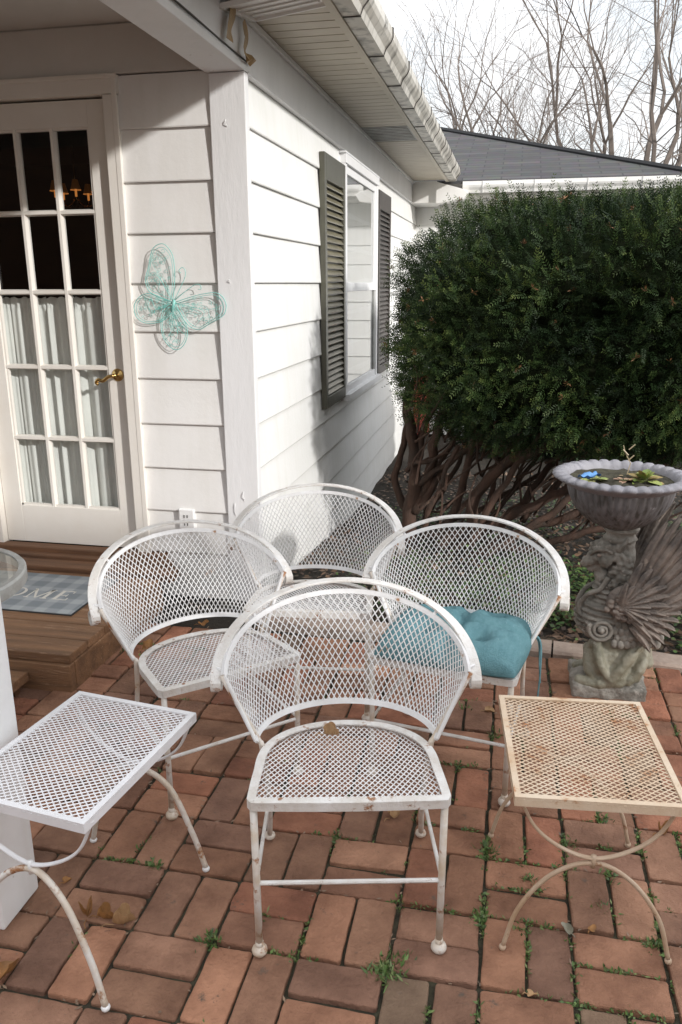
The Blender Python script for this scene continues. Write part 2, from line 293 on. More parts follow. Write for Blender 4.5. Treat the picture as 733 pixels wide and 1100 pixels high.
SX,SY=.2115,.2155; OX,OY=.004,1.671
def brick_patio():
    b=MB(); r=random.Random(3)
    def brick(x0,y0,x1,y1):
        base=r.choice([(.31,.150,.100),(.29,.140,.098),(.34,.165,.112),(.26,.135,.098),(.30,.155,.108),(.33,.17,.12),(.25,.130,.098),(.35,.148,.098),(.33,.135,.090)])
        if r.random()<.05: base=r.choice([(.24,.155,.115),(.22,.145,.11),(.25,.16,.12)])
        k=r.uniform(.92,1.52); col=(base[0]*k,base[1]*k*1.03,base[2]*k*.90)
        dz=r.uniform(-.005,.004); tx=r.uniform(-.012,.012); ty=r.uniform(-.014,.014); rot=r.uniform(-.018,.018)
        cx,cy=(x0+x1)/2,(y0+y1)/2; hx,hy=(x1-x0)/2,(y1-y0)/2; bv=r.uniform(.003,.005); nseg=6
        ca,sa=math.cos(rot),math.sin(rot)
        def ring(inset,z,wob,rad=.007):
            out=[]; ax,ay=hx-inset,hy-inset; rad=max(.002,rad-inset*.4)
            def put(px,py,nx,ny):
                d=noise.noise(Vector((px*38+cx*77,py*38+cy*91,3.1)))*.003*wob; px+=nx*d; py+=ny*d
                out.append((cx+px*ca-py*sa,cy+px*sa+py*ca,z+dz+tx*px+ty*py+(.0012*noise.noise(Vector((px*60+cx*9,py*60+cy*9,z*50))) if z>-.02 else 0)))
            for (sx,sy,a0) in ((1,-1,-90),(1,1,0),(-1,1,90),(-1,-1,180)):
                for q in range(3):
                    a=R(a0+45*q); put(sx*(ax-rad)+rad*math.cos(a),sy*(ay-rad)+rad*math.sin(a),math.cos(a),math.sin(a))
                # edge points to the next corner
                nx,ny={-90:(1,0),0:(0,1),90:(-1,0),180:(0,-1)}[a0]
                for t in (-.66,-.33,0,.33,.66):
                    if nx: put(nx*ax,t*nx*(ay-rad),nx,0)
                    else: put(-t*ny*(ax-rad),ny*ay,0,ny)
            return out
        rings=[ring(0,-.05,1),ring(0,-bv*1.1,1),ring(bv*.35,-bv*.35,1),ring(bv*1.3,0,1)]
        rings.append(ring(min(hx,hy)*.55,.0006,1)); n=32; vs=sum(rings,[]); vs.append((cx,cy,dz+.0006)); fs=[(k*n+i,k*n+(i+1)%n,(k+1)*n+(i+1)%n,(k+1)*n+i) for k in range(4) for i in range(n)]+[(4*n+i,4*n+(i+1)%n,5*n) for i in range(n)]
        b.add(vs,fs,col)
    for n in range(-16,12):
        for m in range(-10,7):
            x0=OX+n*SX; y0=OY+m*SY
            if y0>3.10-.1*0 : continue
            gx=r.uniform(.004,.009); j=lambda: r.uniform(-.003,.003)
            gap=r.uniform(.005,.012)
            if (n+m)%2==0:
                ym=y0+SY/2+j()
                brick(x0+.005+j(),y0+.004,x0+SX-.005+j(),ym-gap/2); brick(x0+.005+j(),ym+gap/2,x0+SX-.005+j(),y0+SY-.004)
            else:
                xm=x0+SX/2+j()
                brick(x0+.004,y0+.005+j(),xm-gap/2,y0+SY-.005+j()); brick(xm+gap/2,y0+.005+j(),x0+SX-.004,y0+SY-.005+j())
    o=b.build('brick_patio',M['brick']); tag(o,kind='structure')
    b=MB(); b.box((-5,-3,-.06),(3.5,3.19,-.013))
    # wavy joint soil top
    o=b.build('patio_bed',M['soil']); tag(o,kind='structure')
brick_patio()
def kerb():
    b=MB(); r=random.Random(5)
    A=Vector((-1.1,3.335,0)); B=Vector((3.0,3.06,0)); d=(B-A).normalized(); nrm=Vector((-d.y,d.x,0)); Lg=(B-A).length
    t=0
    while t<Lg:
        l=r.uniform(.5,.75); n=10; rows=[]
        for i in range(n+1):
            s=t+.004+(l-.008)*i/n; p=A+d*s
            w0=.055+.008*noise.noise(p*9); w1=.060+.008*noise.noise(p*9+Vector((5,0,0))); z=.022+.006*noise.noise(p*7)
            rows.append([p-nrm*w0+V(0,0,-.1),p-nrm*w0+V(0,0,z-.01),p-nrm*(w0-.01)+V(0,0,z),p+nrm*(w1-.012)+V(0,0,z+.003),p+nrm*w1+V(0,0,z-.012),p+nrm*w1+V(0,0,-.1)])
        vs=sum(rows,[]); fs=[(i*6+k,i*6+k+1,(i+1)*6+k+1,(i+1)*6+k) for i in range(n) for k in range(5)]+[(5,4,3,2,1,0),tuple(n*6+k for k in range(6))]
        b.add(vs,fs); t+=l
    o=b.build('stone_kerb',M['stone']); tag(o,kind='structure')
kerb()

# ================================================================== HOUSE
house=empty('white_house',(-1.25,3.6,0)); tag(house,'white clapboard house with porch door, shuttered side window and dark shingle rear wing','house')
HL=Vector((-1.25,3.6,0))
def hb(b,name,m,bevel=0,parent=None,smooth=False,label=None):
    """build world-coordinate mesh as a child of the house"""
    me=b.mesh(name); me.materials.append(m); me.transform(Matrix.Translation(-HL))
    if smooth: me.polygons.foreach_set('use_smooth',[True]*len(me.polygons))
    o=bpy.data.objects.new(name,me); COL.objects.link(o); o.parent=parent or house
    if bevel:
        q=o.modifiers.new('b','BEVEL'); q.width=bevel; q.segments=2; q.limit_method='ANGLE'; q.angle_limit=R(40)
    if label: o['label']=label
    return o
LAP=.2185; Z0=2.182
def laps(zlo,zhi):
    out=[]; z=Z0
    zs=[zhi]
    while z>zlo+.02:
        if z<zhi-.01: zs.append(z)
        z-=LAP
    zs.append(zlo); return [(zs[i+1],zs[i]) for i in range(len(zs)-1)]
# side wall (faces +X)
SWX=-1.19
b=MB()
for z0,z1 in laps(-.42,2.40):
    for (y0,y1) in ((3.605,9.9),):
        r_=random.Random(int(z0*1000)); 
        P=[Vector((SWX-.02,y0,z0)),Vector((SWX+.014,y0,z0)),Vector((SWX+.016,y0,z0+.005)),Vector((SWX,y0,z1-.001)),Vector((SWX-.02,y0,z1-.001))]
        # subdivide along Y with tiny waviness
        n=24; vs=[]
        for i in range(n+1):
            y=y0+(y1-y0)*i/n
            for p in P: vs.append((p.x+.0022*noise.noise(Vector((y*1.1,z0*5,1))),y,p.z+.0015*noise.noise(Vector((y*.8,z0*7,4)))))
        fs=[(i*5+k,(i+1)*5+k,(i+1)*5+(k+1)%5,i*5+(k+1)%5) for i in range(n) for k in range(5)]+[(0,1,2,3,4),tuple(n*5+k for k in (4,3,2,1,0))]
        b.add(vs,fs)
hb(b,'side_wall',M['siding_low'])
b=MB(); b.box((-1.45,3.7,-.45),(SWX-.021,9.9,2.6)); hb(b,'wall_core',M['siding'])
# door wall siding (faces -Y)
DY=3.583
b=MB()
for z0,z1 in laps(-.02,2.40):
    P=[(DY+.02,z0),(DY-.014,z0),(DY-.016,z0+.005),(DY,z1-.001),(DY+.02,z1-.001)]
    vs=[(x,y,z) for x in (-1.752,-1.322) for y,z in P]
    b.add(vs,[(k,(k+1)%5,(k+1)%5+5,k+5) for k in range(5)]+[(0,1,2,3,4)[::-1],(5,6,7,8,9)])
hb(b,'door_wall',M['siding'])
b=MB(); b.box((-5,DY-.012,2.405),(-1.322,DY+.02,2.595)); b.box((-5,DY+.002,2.595),(-1.322,DY+.03,3.0)); b.box((-5,DY-.004,2.598),(-1.322,DY+.001,2.606))
b.box((-5.,DY,-.02),(-2.67,DY+.05,2.402)); hb(b,'header_board',M['porch'])
b=MB(); b.box((-1.752,3.622,-.02),(-1.2,3.72,2.6)); hb(b,'wall_core',M['siding'])
# corner post
b=MB(); b.box((-1.322,3.556,-.02),(-1.160,3.606,2.382)); hb(b,'corner_post',M['trim'],bevel=.004)
# paint curls on post
b=MB(); r=random.Random(9)
for (px,py,l) in [(243,128,.03),(253,540,.07),(262,528,.05),(268,548,.05),(258,556,.04),(247,300,.015)]:
    p=at_y(px,py,3.554); b=MB(); b.tube([p+V(r.uniform(-.003,.003),-.002-.006*math.sin(i),-l*i/4+r.uniform(-.002,.002)) for i in range(5)],[.001,.0022,.0015,.002,.001],5); hb(b,'paint_curl',M['trim'])

# beam from corner post to near porch post
b=MB(); b.box((-1.335,1.2,2.384),(-1.160,3.606,2.418)); b.box((-1.325,1.2,2.418),(-1.172,3.606,2.60)); b.box((-1.171,1.2,2.432),(-1.163,3.606,2.598))
hb(b,'porch_beam',M['trim'],bevel=.003)
b=MB(); b.tube([(-1.156,y,2.424+.004*math.sin(y*5)) for y in np.linspace(1.2,3.62,20)],.0035,6); hb(b,'cable',M['dark'])
# frieze board
b=MB(); b.box((-1.188,3.61,2.388),(-1.165,9.35,2.598)); b.box((-1.188,3.607,2.378),(-1.158,9.35,2.392)); b.box((-1.165,1.2,2.575),(-1.145,9.35,2.6)); hb(b,'frieze_board',M['trim'],bevel=.002)
# porch ceiling
b=MB(); b.box((-5,.8,2.602),(-1.175,3.60,2.63)); hb(b,'porch_ceiling',M['porch'])
# near porch post
b=MB(); b.box((-1.300,1.385,0.0),(-1.140,1.535,2.384)); o=hb(b,'porch_post',M['plastic'],bevel=.005,label='square white porch post at the left edge')
# soffit: boards across X
b=MB(); y=.8
while y<9.32:
    if not(6.15<y<6.75): b.box((-1.165,y,2.603),(-.772,min(y+.092,9.34),2.612))
    y+=.102
b.box((-1.165,.8,2.611),(-.772,9.35,2.62)); hb(b,'soffit',M['soffit'])
b=MB(); b.box((-1.165,6.17,2.600),(-.80,6.77,2.6065)); 
for i in range(9): b.box((-1.15,6.2+i*.062,2.596),(-.82,6.23+i*.062,2.601))
hb(b,'soffit_vent',M['metal'])
b=MB(); b.box((-.80,.8,2.585),(-.765,9.36,2.70)); hb(b,'fascia',M['soffit'],bevel=.002)
# loose soffit panel near the corner
b=MB(); Mx=Matrix.Translation((-1.0,3.42,2.575))@Matrix.Rotation(R(-5),4,'Y')@Matrix.Rotation(R(6),4,'X')@Matrix.Rotation(R(-9),4,'Z')
b.box((-.15,-.16,0),(.19,.16,.006),Mx); b.box((-.15,-.16,-.012),(.19,-.145,0),Mx); b.box((-.15,.145,-.012),(.19,.16,0),Mx); b.box((-.15,-.16,-.012),(-.135,.16,0),Mx)
for i in range(4): b.box((-.12,-.12+i*.065,-.006),(.17,-.095+i*.065,-.001),Mx)
hb(b,'loose_soffit_panel',M['gutter_clean'])
# gutter
def gutter(b,axis,a0,a1,x,z,sgn=1,s=1.):
    prof=[(0,.115),(0,0),(.075*s,0),(.085*s,.03),(.108*s,.055),(.118*s,.075),(.118*s,.115),(.108*s,.115),(.104*s,.108),(.104*s,.078),(.078*s,.06),(.066*s,.012),(.012,.012),(.012,.115)]
    if axis=='Y': P=[Vector((x+sgn*u,a0,z+v)) for u,v in prof]; d=V(0,a1-a0,0)
    else: P=[Vector((a0,x-sgn*u,z+v)) for u,v in prof]; d=V(a1-a0,0,0)
    n=len(P); vs=P+[p+d for p in P]; fs=[(i,(i+1)%n,(i+1)%n+n,i+n) for i in range(n)]
    b.add(vs,fs)
    for base in (0,n):   # end caps as two quads strips
        b.add([vs[base+i] for i in (0,1,2,3,4,5,6)],[(0,1,2,3,4,5,6)])
b=MB(); gutter(b,'Y',.8,9.38,-.764,2.592); g=hb(b,'gutter',M['gutter'])
yy=1.2
while yy<9.3:
    b=MB()
    b.box((-.764,yy,2.589),(-.686,yy+.012,2.592)); 
    b.tube([(-.69,yy,2.590),(-.677,yy,2.620),(-.654,yy,2.646),(-.643,yy,2.668),(-.643,yy,2.709)],.0035,5)
    b.box((-.764,yy,2.709),(-.642,yy+.02,2.713)); yy+=.62
    hb(b,'gutter_strap',M['dark'],parent=g)
# main roof and porch roof
def sheet(b,pts,t=.03):
    n=len(pts); P=[Vector(p) for p in pts]; up_=V(0,0,t)
    b.add(P+[p-up_ for p in P],[tuple(range(n)),tuple(reversed(range(n,2*n)))]+[(i,i+n,(i+1)%n+n,(i+1)%n) for i in range(n)])
def roof(name,pts,uaxis):
    b=MB(); sheet(b,pts); me=b.mesh(name); uv=me.uv_layers.new(name='UV')
    for l in me.loops:
        p=me.vertices[l.vertex_index].co
        uv.data[l.index].uv=((p.x,p.y) if uaxis=='X' else (p.y,p.x))
    me.materials.append(M['shingle']); me.transform(Matrix.Translation(-HL)); o=bpy.data.objects.new(name,me); COL.objects.link(o); o.parent=house; return o
roof('roof',[(-.72,.8,2.742),(-.72,9.42,2.742),(-5.2,9.42,4.2),(-5.2,.8,4.2)],'Y')
# wing
HX=1.78; EY=9.42; t=3.6; s=.345
roof('wing_roof',[(-1.9,EY,2.60),(HX,EY,2.60),(HX-t,EY+t,2.60+s*t),(-6,EY+t,2.60+s*t),(-6,EY,2.60)],'X')
roof('wing_roof',[(HX,EY,2.60),(HX,EY+9,2.60),(HX-t,EY+9-t,2.60+s*t),(HX-t,EY+t,2.60+s*t)],'Y')
b=MB(); b.tube([(HX,EY,2.61),(HX-t,EY+t,2.61+s*t)],.035,6); b.tube([(HX-t,EY+t,2.61+s*t),(-6,EY+t,2.61+s*t)],.035,6); hb(b,'ridge_cap',M['shingle'])
b=MB(); gutter(b,'X',-.62,HX+.06,9.5,2.475,1,.8); g2=hb(b,'wing_gutter',M['gutter_clean'])
x=-.4
while x<1.8:
    b=MB(); b.tube([(x,9.43,2.472),(x,9.425,2.5),(x,9.405,2.53),(x,9.400,2.59)],.006,5); x+=.55
    hb(b,'gutter_strap',M['gutter_clean'],parent=g2)
b=MB(); b.box((-1.19,9.5,2.44),(HX,9.53,2.60)); b.box((-1.19,9.53,2.44),(HX,9.9,2.455)); hb(b,'wing_fascia',M['porch'])
b=MB()
for z0,z1 in laps(-.42,2.44):
    P=[(9.92,z0),(9.889,z0),(9.887,z0+.004),(9.9,z1-.001),(9.92,z1-.001)]
    vs=[(x,y,z) for x in (-1.19,1.5) for y,z in P]
    b.add(vs,[(k,(k+1)%5,(k+1)%5+5,k+5) for k in range(5)]+[(4,3,2,1,0),(5,6,7,8,9)])
b.box((-1.19,9.921,-.42),(1.5,14,2.44)); hb(b,'wing_wall',M['siding_low'])
b=MB(); b.box((-1.16,9.84,-.35),(-.96,9.884,.46)); 
for i in range(5): b.box((-1.14,9.825,-.2+i*.13),(-.98,9.842,-.12+i*.13))
hb(b,'cellar_door',M['red'],label='red door glimpsed between wall and bush')
# boxed eave return at the inner corner
b=MB(); b.prism([V(-1.186,9.36,2.375),V(-.90,9.36,2.375),V(-.90,9.36,2.60),V(-1.186,9.36,2.60)],(0,0,0),(0,.53,0)); 
b.prism([V(-.897,9.30,2.36),V(-.60,9.30,2.40),V(-.55,9.30,2.47),V(-.60,9.30,2.50),V(-.897,9.30,2.585)],(0,0,0),(0,.195,0)); hb(b,'eave_return',M['gutter_clean'],bevel=.004)
# unseen wall and eave added behind the camera to shade the patio
b=MB(); b.box((1.9,-5.5,-.1),(14,-1.65,3.2)); hb(b,'added_unseen_wall',M['siding'])
b=MB(); sheet(b,[(1.3,-1.15,3.60),(14.5,-1.15,3.60),(14.5,-3.5,5.1),(1.3,-3.5,5.1)],.42); hb(b,'added_shade_roof',M['dark'])
b=MB(); b.box((-22,-11,-.1),(0.5,-8,5.2)); hb(b,'added_unseen_wall',M['wood_dk'])  # unseen dark block, added to darken what the door glass reflects

# side window
wy0,wy1,wz0,wz1=5.60,6.97,.76,2.30
b=MB(); X=SWX
b.box((X,wy0,wz1-.005),(X+.05,wy1,wz1+.055)); b.box((X,wy0-.02,wz1+.055),(X+.052,wy1+.0,wz1+.068)); b.box((X,wy0,wz0),(X+.042,wy0+.07,wz1-.005)); b.box((X,wy1-.07,wz0),(X+.042,wy1,wz1-.005))
b.box((X,wy0-.03,wz0-.045),(X+.075,wy1+.03,wz0)); wf=hb(b,'window',M['trim'],bevel=.003)
b=MB(); zm=1.50
b.box((X,wy0+.07,zm-.03),(X+.036,wy1-.07,zm+.03)); b.box((X,wy0+.07,wz1-.06),(X+.03,wy1-.07,wz1-.005)); b.box((X,wy1-.11,zm+.03),(X+.03,wy1-.07,wz1-.06)); b.box((X,wy0+.07,zm+.03),(X+.03,wy0+.11,wz1-.06))
hb(b,'upper_sash',M['trim'],bevel=.002,parent=wf)
b=MB(); b.box((X,wy0+.07,wz0),(X+.034,wy1-.07,wz0+.05)); hb(b,'bottom_rail',M['trim'],bevel=.002,parent=wf)
b=MB(); b.box((X,wy1-.10,wz0+.05),(X+.026,wy1-.07,zm-.03)); hb(b,'sash_stile',M['metal'],parent=wf); b=MB(); b.box((X,wy0+.07,wz0+.05),(X+.026,wy0+.10,zm-.03)); hb(b,'sash_stile',M['metal'],parent=wf)
b=MB(); b.add([(X+.018,wy0+.07,wz0+.05),(X+.018,wy1-.07,wz0+.05),(X+.018,wy1-.07,wz1-.06),(X+.018,wy0+.07,wz1-.06)],[(0,1,2,3)]); hb(b,'pane',M['wglass'],parent=wf)
b=MB(); b.box((X+.0132,wy0+.1,wz0+.05),(X+.0136,wy1-.1,wz1-.06)); hb(b,'blind',M['curtain'],parent=wf)
# shutters
def shutter(y0,y1,m,label):
    z0,z1=.745,2.275; xb=SWX+.013; xf=xb+.034
    b=MB(); st=.055
    b.box((xb,y0,z0),(xf,y0+st,z1)); b.box((xb,y1-st,z0),(xf,y1,z1)); b.box((xb,y0+st,z1-.15),(xf,y1-st,z1)); b.box((xb,y0+st,z0),(xf,y1-st,z0+.075)); b.box((xb,y0+st,z0+.075),(xb+.006,y1-st,z1-.15))
    s_=hb(b,'shutter',m,bevel=.003,label=label)
    b=MB(); n=33; zz0,zz1=z0+.078,z1-.152; p=(zz1-zz0)/n
    for i in range(n):
        z=zz0+p*i
        b.prism([V(xb+.007,y0+st,z+p*.62),V(xf-.006,y0+st,z+.002),V(xf-.002,y0+st,z+.008),V(xb+.011,y0+st,z+p*.86)],(0,0,0),(0,y1-y0-2*st,0))
    o=hb(b,'louvres',M['slat'] if m is M['shutter'] else m,parent=s_)
shutter(4.97,5.585,M['shutter'],'weathered olive shutter left of the window'); shutter(7.0,7.66,M['shutter_dk'],'dark brown shutter right of the window')

# porch door
dx0,dx1,dz0,dz1=-2.577,-1.817,.214,2.315; gx0,gx1,gz0,gz1=-2.476,-1.915,.413,2.205
b=MB(); 
b.box((-1.815,3.550,.10),(-1.752,3.63,2.322)); b.box((-2.642,3.556,.10),(-2.580,3.63,2.322)); b.box((-2.66,3.553,2.324),(-1.745,3.63,2.402)); b.box((-1.772,3.548,.10),(-1.745,3.556,2.40)); b.box((-2.66,3.547,2.385),(-1.74,3.556,2.404))
hb(b,'door_casing',M['doorpaint'],bevel=.004)
b=MB(); y0,y1=3.592,3.632
b.box((dx0,y0,dz0),(gx0,y1,dz1)); b.box((gx1,y0,dz0),(dx1,y1,dz1)); b.box((gx0,y0,gz1),(gx1,y1,dz1)); b.box((gx0,y0,dz0),(gx1,y1,gz0))
door=hb(b,'door',M['doorpaint'],bevel=.002)
b=MB(); cw=(gx1-gx0)/3; rh=(gz1-gz0)/5; hw=.013
def munt(p,q,ax):
    # chamfered muntin
    if ax=='z':
        x=p; b.prism([V(x-hw,y0+.022,gz0),V(x-.007,y0+.002,gz0),V(x+.007,y0+.002,gz0),V(x+hw,y0+.022,gz0),V(x+hw,y1-.005,gz0),V(x-hw,y1-.005,gz0)],(0,0,0),(0,0,gz1-gz0))
    else:
        z=p; b.prism([V(gx0,y0+.022,z-hw),V(gx0,y0+.0035,z-.007),V(gx0,y0+.0035,z+.007),V(gx0,y0+.022,z+hw),V(gx0,y1-.007,z+hw),V(gx0,y1-.007,z-hw)],(0,0,0),(gx1-gx0,0,0))
for i in (1,2): munt(gx0+cw*i,0,'z')
for j in (1,2,3,4): munt(gz0+rh*j,0,'x')
# glazing bead round the opening
for (a,c) in (((gx0,gz0),(gx0+.010,gz1)),((gx1-.010,gz0),(gx1,gz1)),((gx0,gz0),(gx1,gz0+.010)),((gx0,gz1-.010),(gx1,gz1))): b.box((a[0],y0+.006+.001*(a[0]==gx0),a[1]),(c[0],y0+.028,c[1]))
hb(b,'glazing_bars',M['doorpaint'],parent=door)
b=MB(); b.add([(gx0,y0+.025,gz0),(gx1,y0+.025,gz0),(gx1,y0+.025,gz1),(gx0,y0+.025,gz1)],[(0,1,2,3)]); hb(b,'pane',M['glass'],parent=door)
b=MB(); kx,kz=-1.866,1.10; 
prof=[(.0,-.012),(.012,-.011),(.016,-.007),(.026,-.006),(.031,-.002),(.031,.0)]
n=24; vs=[]
for (r_,q) in prof:
    for k in range(n): a=2*PI*k/n; vs.append((kx+r_*math.cos(a),y0+q-.001,kz+r_*math.sin(a)))
b.add(vs,[(i*n+k,i*n+(k+1)%n,(i+1)*n+(k+1)%n,(i+1)*n+k) for i in range(len(prof)-1) for k in range(n)])
b.tube([(kx,y0-.005,kz),(kx,y0-.045,kz)],.010,12)
b.tube(cat_rom([(kx,y0-.045,kz),(kx-.025,y0-.050,kz-.004),(kx-.055,y0-.050,kz-.024),(kx-.082,y0-.048,kz-.020),(kx-.094,y0-.046,kz-.034),(kx-.084,y0-.046,kz-.043)],5),[.011]+[.009]*12+[.008]*13,10)
hb(b,'handle',M['brass'],parent=door,smooth=True)
# electrical outlet, low on the door wall
b=MB(); p=at_y(205,557,3.585); b.box((p.x-.05,3.553,p.z-.055),(p.x+.03,3.587,p.z+.055)); ol=hb(b,'outlet_cover',M['plastic'],bevel=.005)
for dz in (-.028,.012):
    for dx in (-.022,-.006): b=MB(); b.box((p.x+dx,3.550,p.z+dz),(p.x+dx+.004,3.5535,p.z+dz+.014)); hb(b,'socket_slot',M['dark'],parent=ol)
# room behind the door
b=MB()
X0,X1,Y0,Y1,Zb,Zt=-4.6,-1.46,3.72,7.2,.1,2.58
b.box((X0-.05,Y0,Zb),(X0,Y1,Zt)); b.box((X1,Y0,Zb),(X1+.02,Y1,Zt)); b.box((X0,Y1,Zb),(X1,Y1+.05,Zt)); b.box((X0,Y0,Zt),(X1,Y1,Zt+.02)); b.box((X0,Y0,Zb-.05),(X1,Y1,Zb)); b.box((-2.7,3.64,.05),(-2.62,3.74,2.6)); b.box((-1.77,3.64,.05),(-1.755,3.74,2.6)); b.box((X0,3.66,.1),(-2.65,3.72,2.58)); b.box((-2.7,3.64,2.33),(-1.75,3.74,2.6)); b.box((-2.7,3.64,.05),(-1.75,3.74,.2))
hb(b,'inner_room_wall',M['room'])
# threshold
b=MB(); b.box((-2.75,3.36,.13),(-1.55,3.47,.172)); b.box((-2.72,3.47,.13),(-1.60,3.52,.188)); b.box((-2.70,3.52,.10),(-1.66,3.592,.211)); hb(b,'door_sill',M['wood_dk'],bevel=.006)

# curtain behind the door glass
b=MB(); n=150; rows=[1.462,1.45,1.425,1.415,1.40,1.2,1.0,.8,.6,.40]; vs=[]
for j,z in enumerate(rows):
    for i in range(n+1):
        x=-2.55+(.74)*i/n; ph=x*95+5*noise.noise(Vector((x*9,0,0)))+2.2*noise.noise(Vector((x*23,z*.6,3)))
        amp=(.004 if j in(2,3) else .011)*(.8+1.1*noise.noise(Vector((x*14,5+z*.5,0))))
        vs.append((x,3.668+amp*math.sin(ph*.8)+.004*math.sin(ph*2.1+z*2),z+(.004*math.sin(ph*1.3) if j==0 else 0)))
b.add(vs,[(j*(n+1)+i,j*(n+1)+i+1,(j+1)*(n+1)+i+1,(j+1)*(n+1)+i) for j in range(len(rows)-1) for i in range(n)])
o=b.build('curtain',M['curtain'],smooth=True,loc=(-2.2,3.67,.4)); tag(o,'gathered pale curtain covering the lower glass of the door','curtain')
# chandelier glimpsed inside
ch=empty('chandelier',(-2.90,5.2,2.22)); ch.scale=(.72,.72,.72); tag(ch,'dim brass chandelier with small amber shades seen through the top door panes','chandelier')
c0=Vector((-2.95,5.2,2.3)); b=MB(); b.tube([(0,0,.25),(0,0,-.28)],.012,8); b.sph((0,0,-.22),.03)
ang=[.2+i*2*PI/5 for i in range(5)]
for a in ang: b.tube(cat_rom([(0,0,-.2),(.08*math.cos(a),.08*math.sin(a),-.27),(.17*math.cos(a),.17*math.sin(a),-.25),(.19*math.cos(a),.19*math.sin(a),-.2)],5),.006,6)
b.build('arms',M['brass'],ch,smooth=True)
ms=mat('amber_shade',(.30,.10,.02),.6); ms.node_tree.nodes['Principled BSDF'].inputs['Emission Color'].default_value=(1,.35,.06,1); ms.node_tree.nodes['Principled BSDF'].inputs['Emission Strength'].default_value=.01
for a in ang:
    cx,cy=.19*math.cos(a),.19*math.sin(a); b=MB(); b.lathe([(.045,-.04),(.022,.045)],16,(cx,cy,-.10)); b.build('lamp_shade',ms,ch,smooth=True)
    b=MB(); b.lathe([(.047,-.004),(.047,0.)],16,(cx,cy,-.142)); b.tube([(cx,cy,-.2),(cx,cy,-.13)],.010,6); b.build('candle_tube',emis('warm_glow',(1,.36,.08),.28),ch)

# tape strips hanging at the eave corner
def strip(name,pxs,wid,m,label,y=3.3):
    pts=cat_rom([at_x(px,py,-1.135) for px,py in pxs],5); b=MB()
    b.band(pts,[V(.15*math.sin(i*.5),1,.1*math.cos(i*.3)) for i in range(len(pts))],wid,.0015)
    o=b.build(name,m,loc=tuple(pts[0])); tag(o,label,'tape')
strip('tape_strip',[(249,-4),(250,12),(247,28),(247,43)],.055,M['tape'],'brown tape strip hanging from the eave nearest the porch beam')
strip('tape_strip',[(262,22),(265,40),(263,55),(272,68)],.035,M['tape'],'curled brown and white tape strip hanging over the corner post')

# ================================================================== steps, mat
dk=empty('wooden_step',(-2.2,2.9,0)); tag(dk,'wide brown plank step below the porch door','step')
DL=Vector((-2.2,2.9,0))
def local(b,name,m,parent,L0,bevel=0,smooth=False):
    me=b.mesh(name); me.materials.append(m); me.transform(Matrix.Translation(-Vector(L0)))
    if smooth: me.polygons.foreach_set('use_smooth',[True]*len(me.polygons))
    o=bpy.data.objects.new(name,me); COL.objects.link(o); o.parent=parent
    if bevel:
        q=o.modifiers.new('b','BEVEL'); q.width=bevel; q.segments=2; q.limit_method='ANGLE'; q.angle_limit=R(40)
    return o
y=2.515
for i in range(6):
    b=MB(); b.box((-2.95,y,.112),(-1.605+random.uniform(-.002,.002),y+.136,.150+random.uniform(-.0015,.001))); local(b,'plank',M['wood'],dk,DL,.004); y+=.1405
b=MB(); b.box((-2.95,2.500,-.01),(-1.600,2.538,.111)); b.box((-1.640,2.54,-.01),(-1.600,3.36,.111)); local(b,'riser',M['wood'],dk,DL,.004)
st=empty('low_step',(-1.95,2.3,0)); tag(st,'small low brown wood step partly hidden by the porch post','step')
b=MB(); b.box((-2.3,1.95,.045),(-1.765,2.10,.085)); b.box((-2.3,2.106,.045),(-1.765,2.25,.085)); b.box((-2.3,2.256,.045),(-1.765,2.478,.085)); local(b,'plank',M['wood'],st,(-1.95,2.3,0),.004)
b=MB(); b.box((-2.3,1.97,-.01),(-1.80,2.0,.044)); local(b,'support',M['wood_dk'],st,(-1.95,2.3,0)); b=MB(); b.box((-2.3,2.43,-.01),(-1.80,2.46,.044)); local(b,'support',M['wood_dk'],st,(-1.95,2.3,0))
# white scrap on the bricks
b=MB(); p=at_z(40,737,0); b.box((-.018,-.012,0),(.018,.012,.018),Matrix.Translation(p+V(0,0,.003))@Matrix.Rotation(.6,4,'Z')); b.tube([p+V(0,0,.015),p+V(.005,.01,.035),p+V(.03,.015,.05)],.005,6)
o=b.build('paint_scrap',M['plastic'],bevel=.002,loc=tuple(p)); tag(o,'small white plastic scrap lying at the foot of the wooden step','scrap')
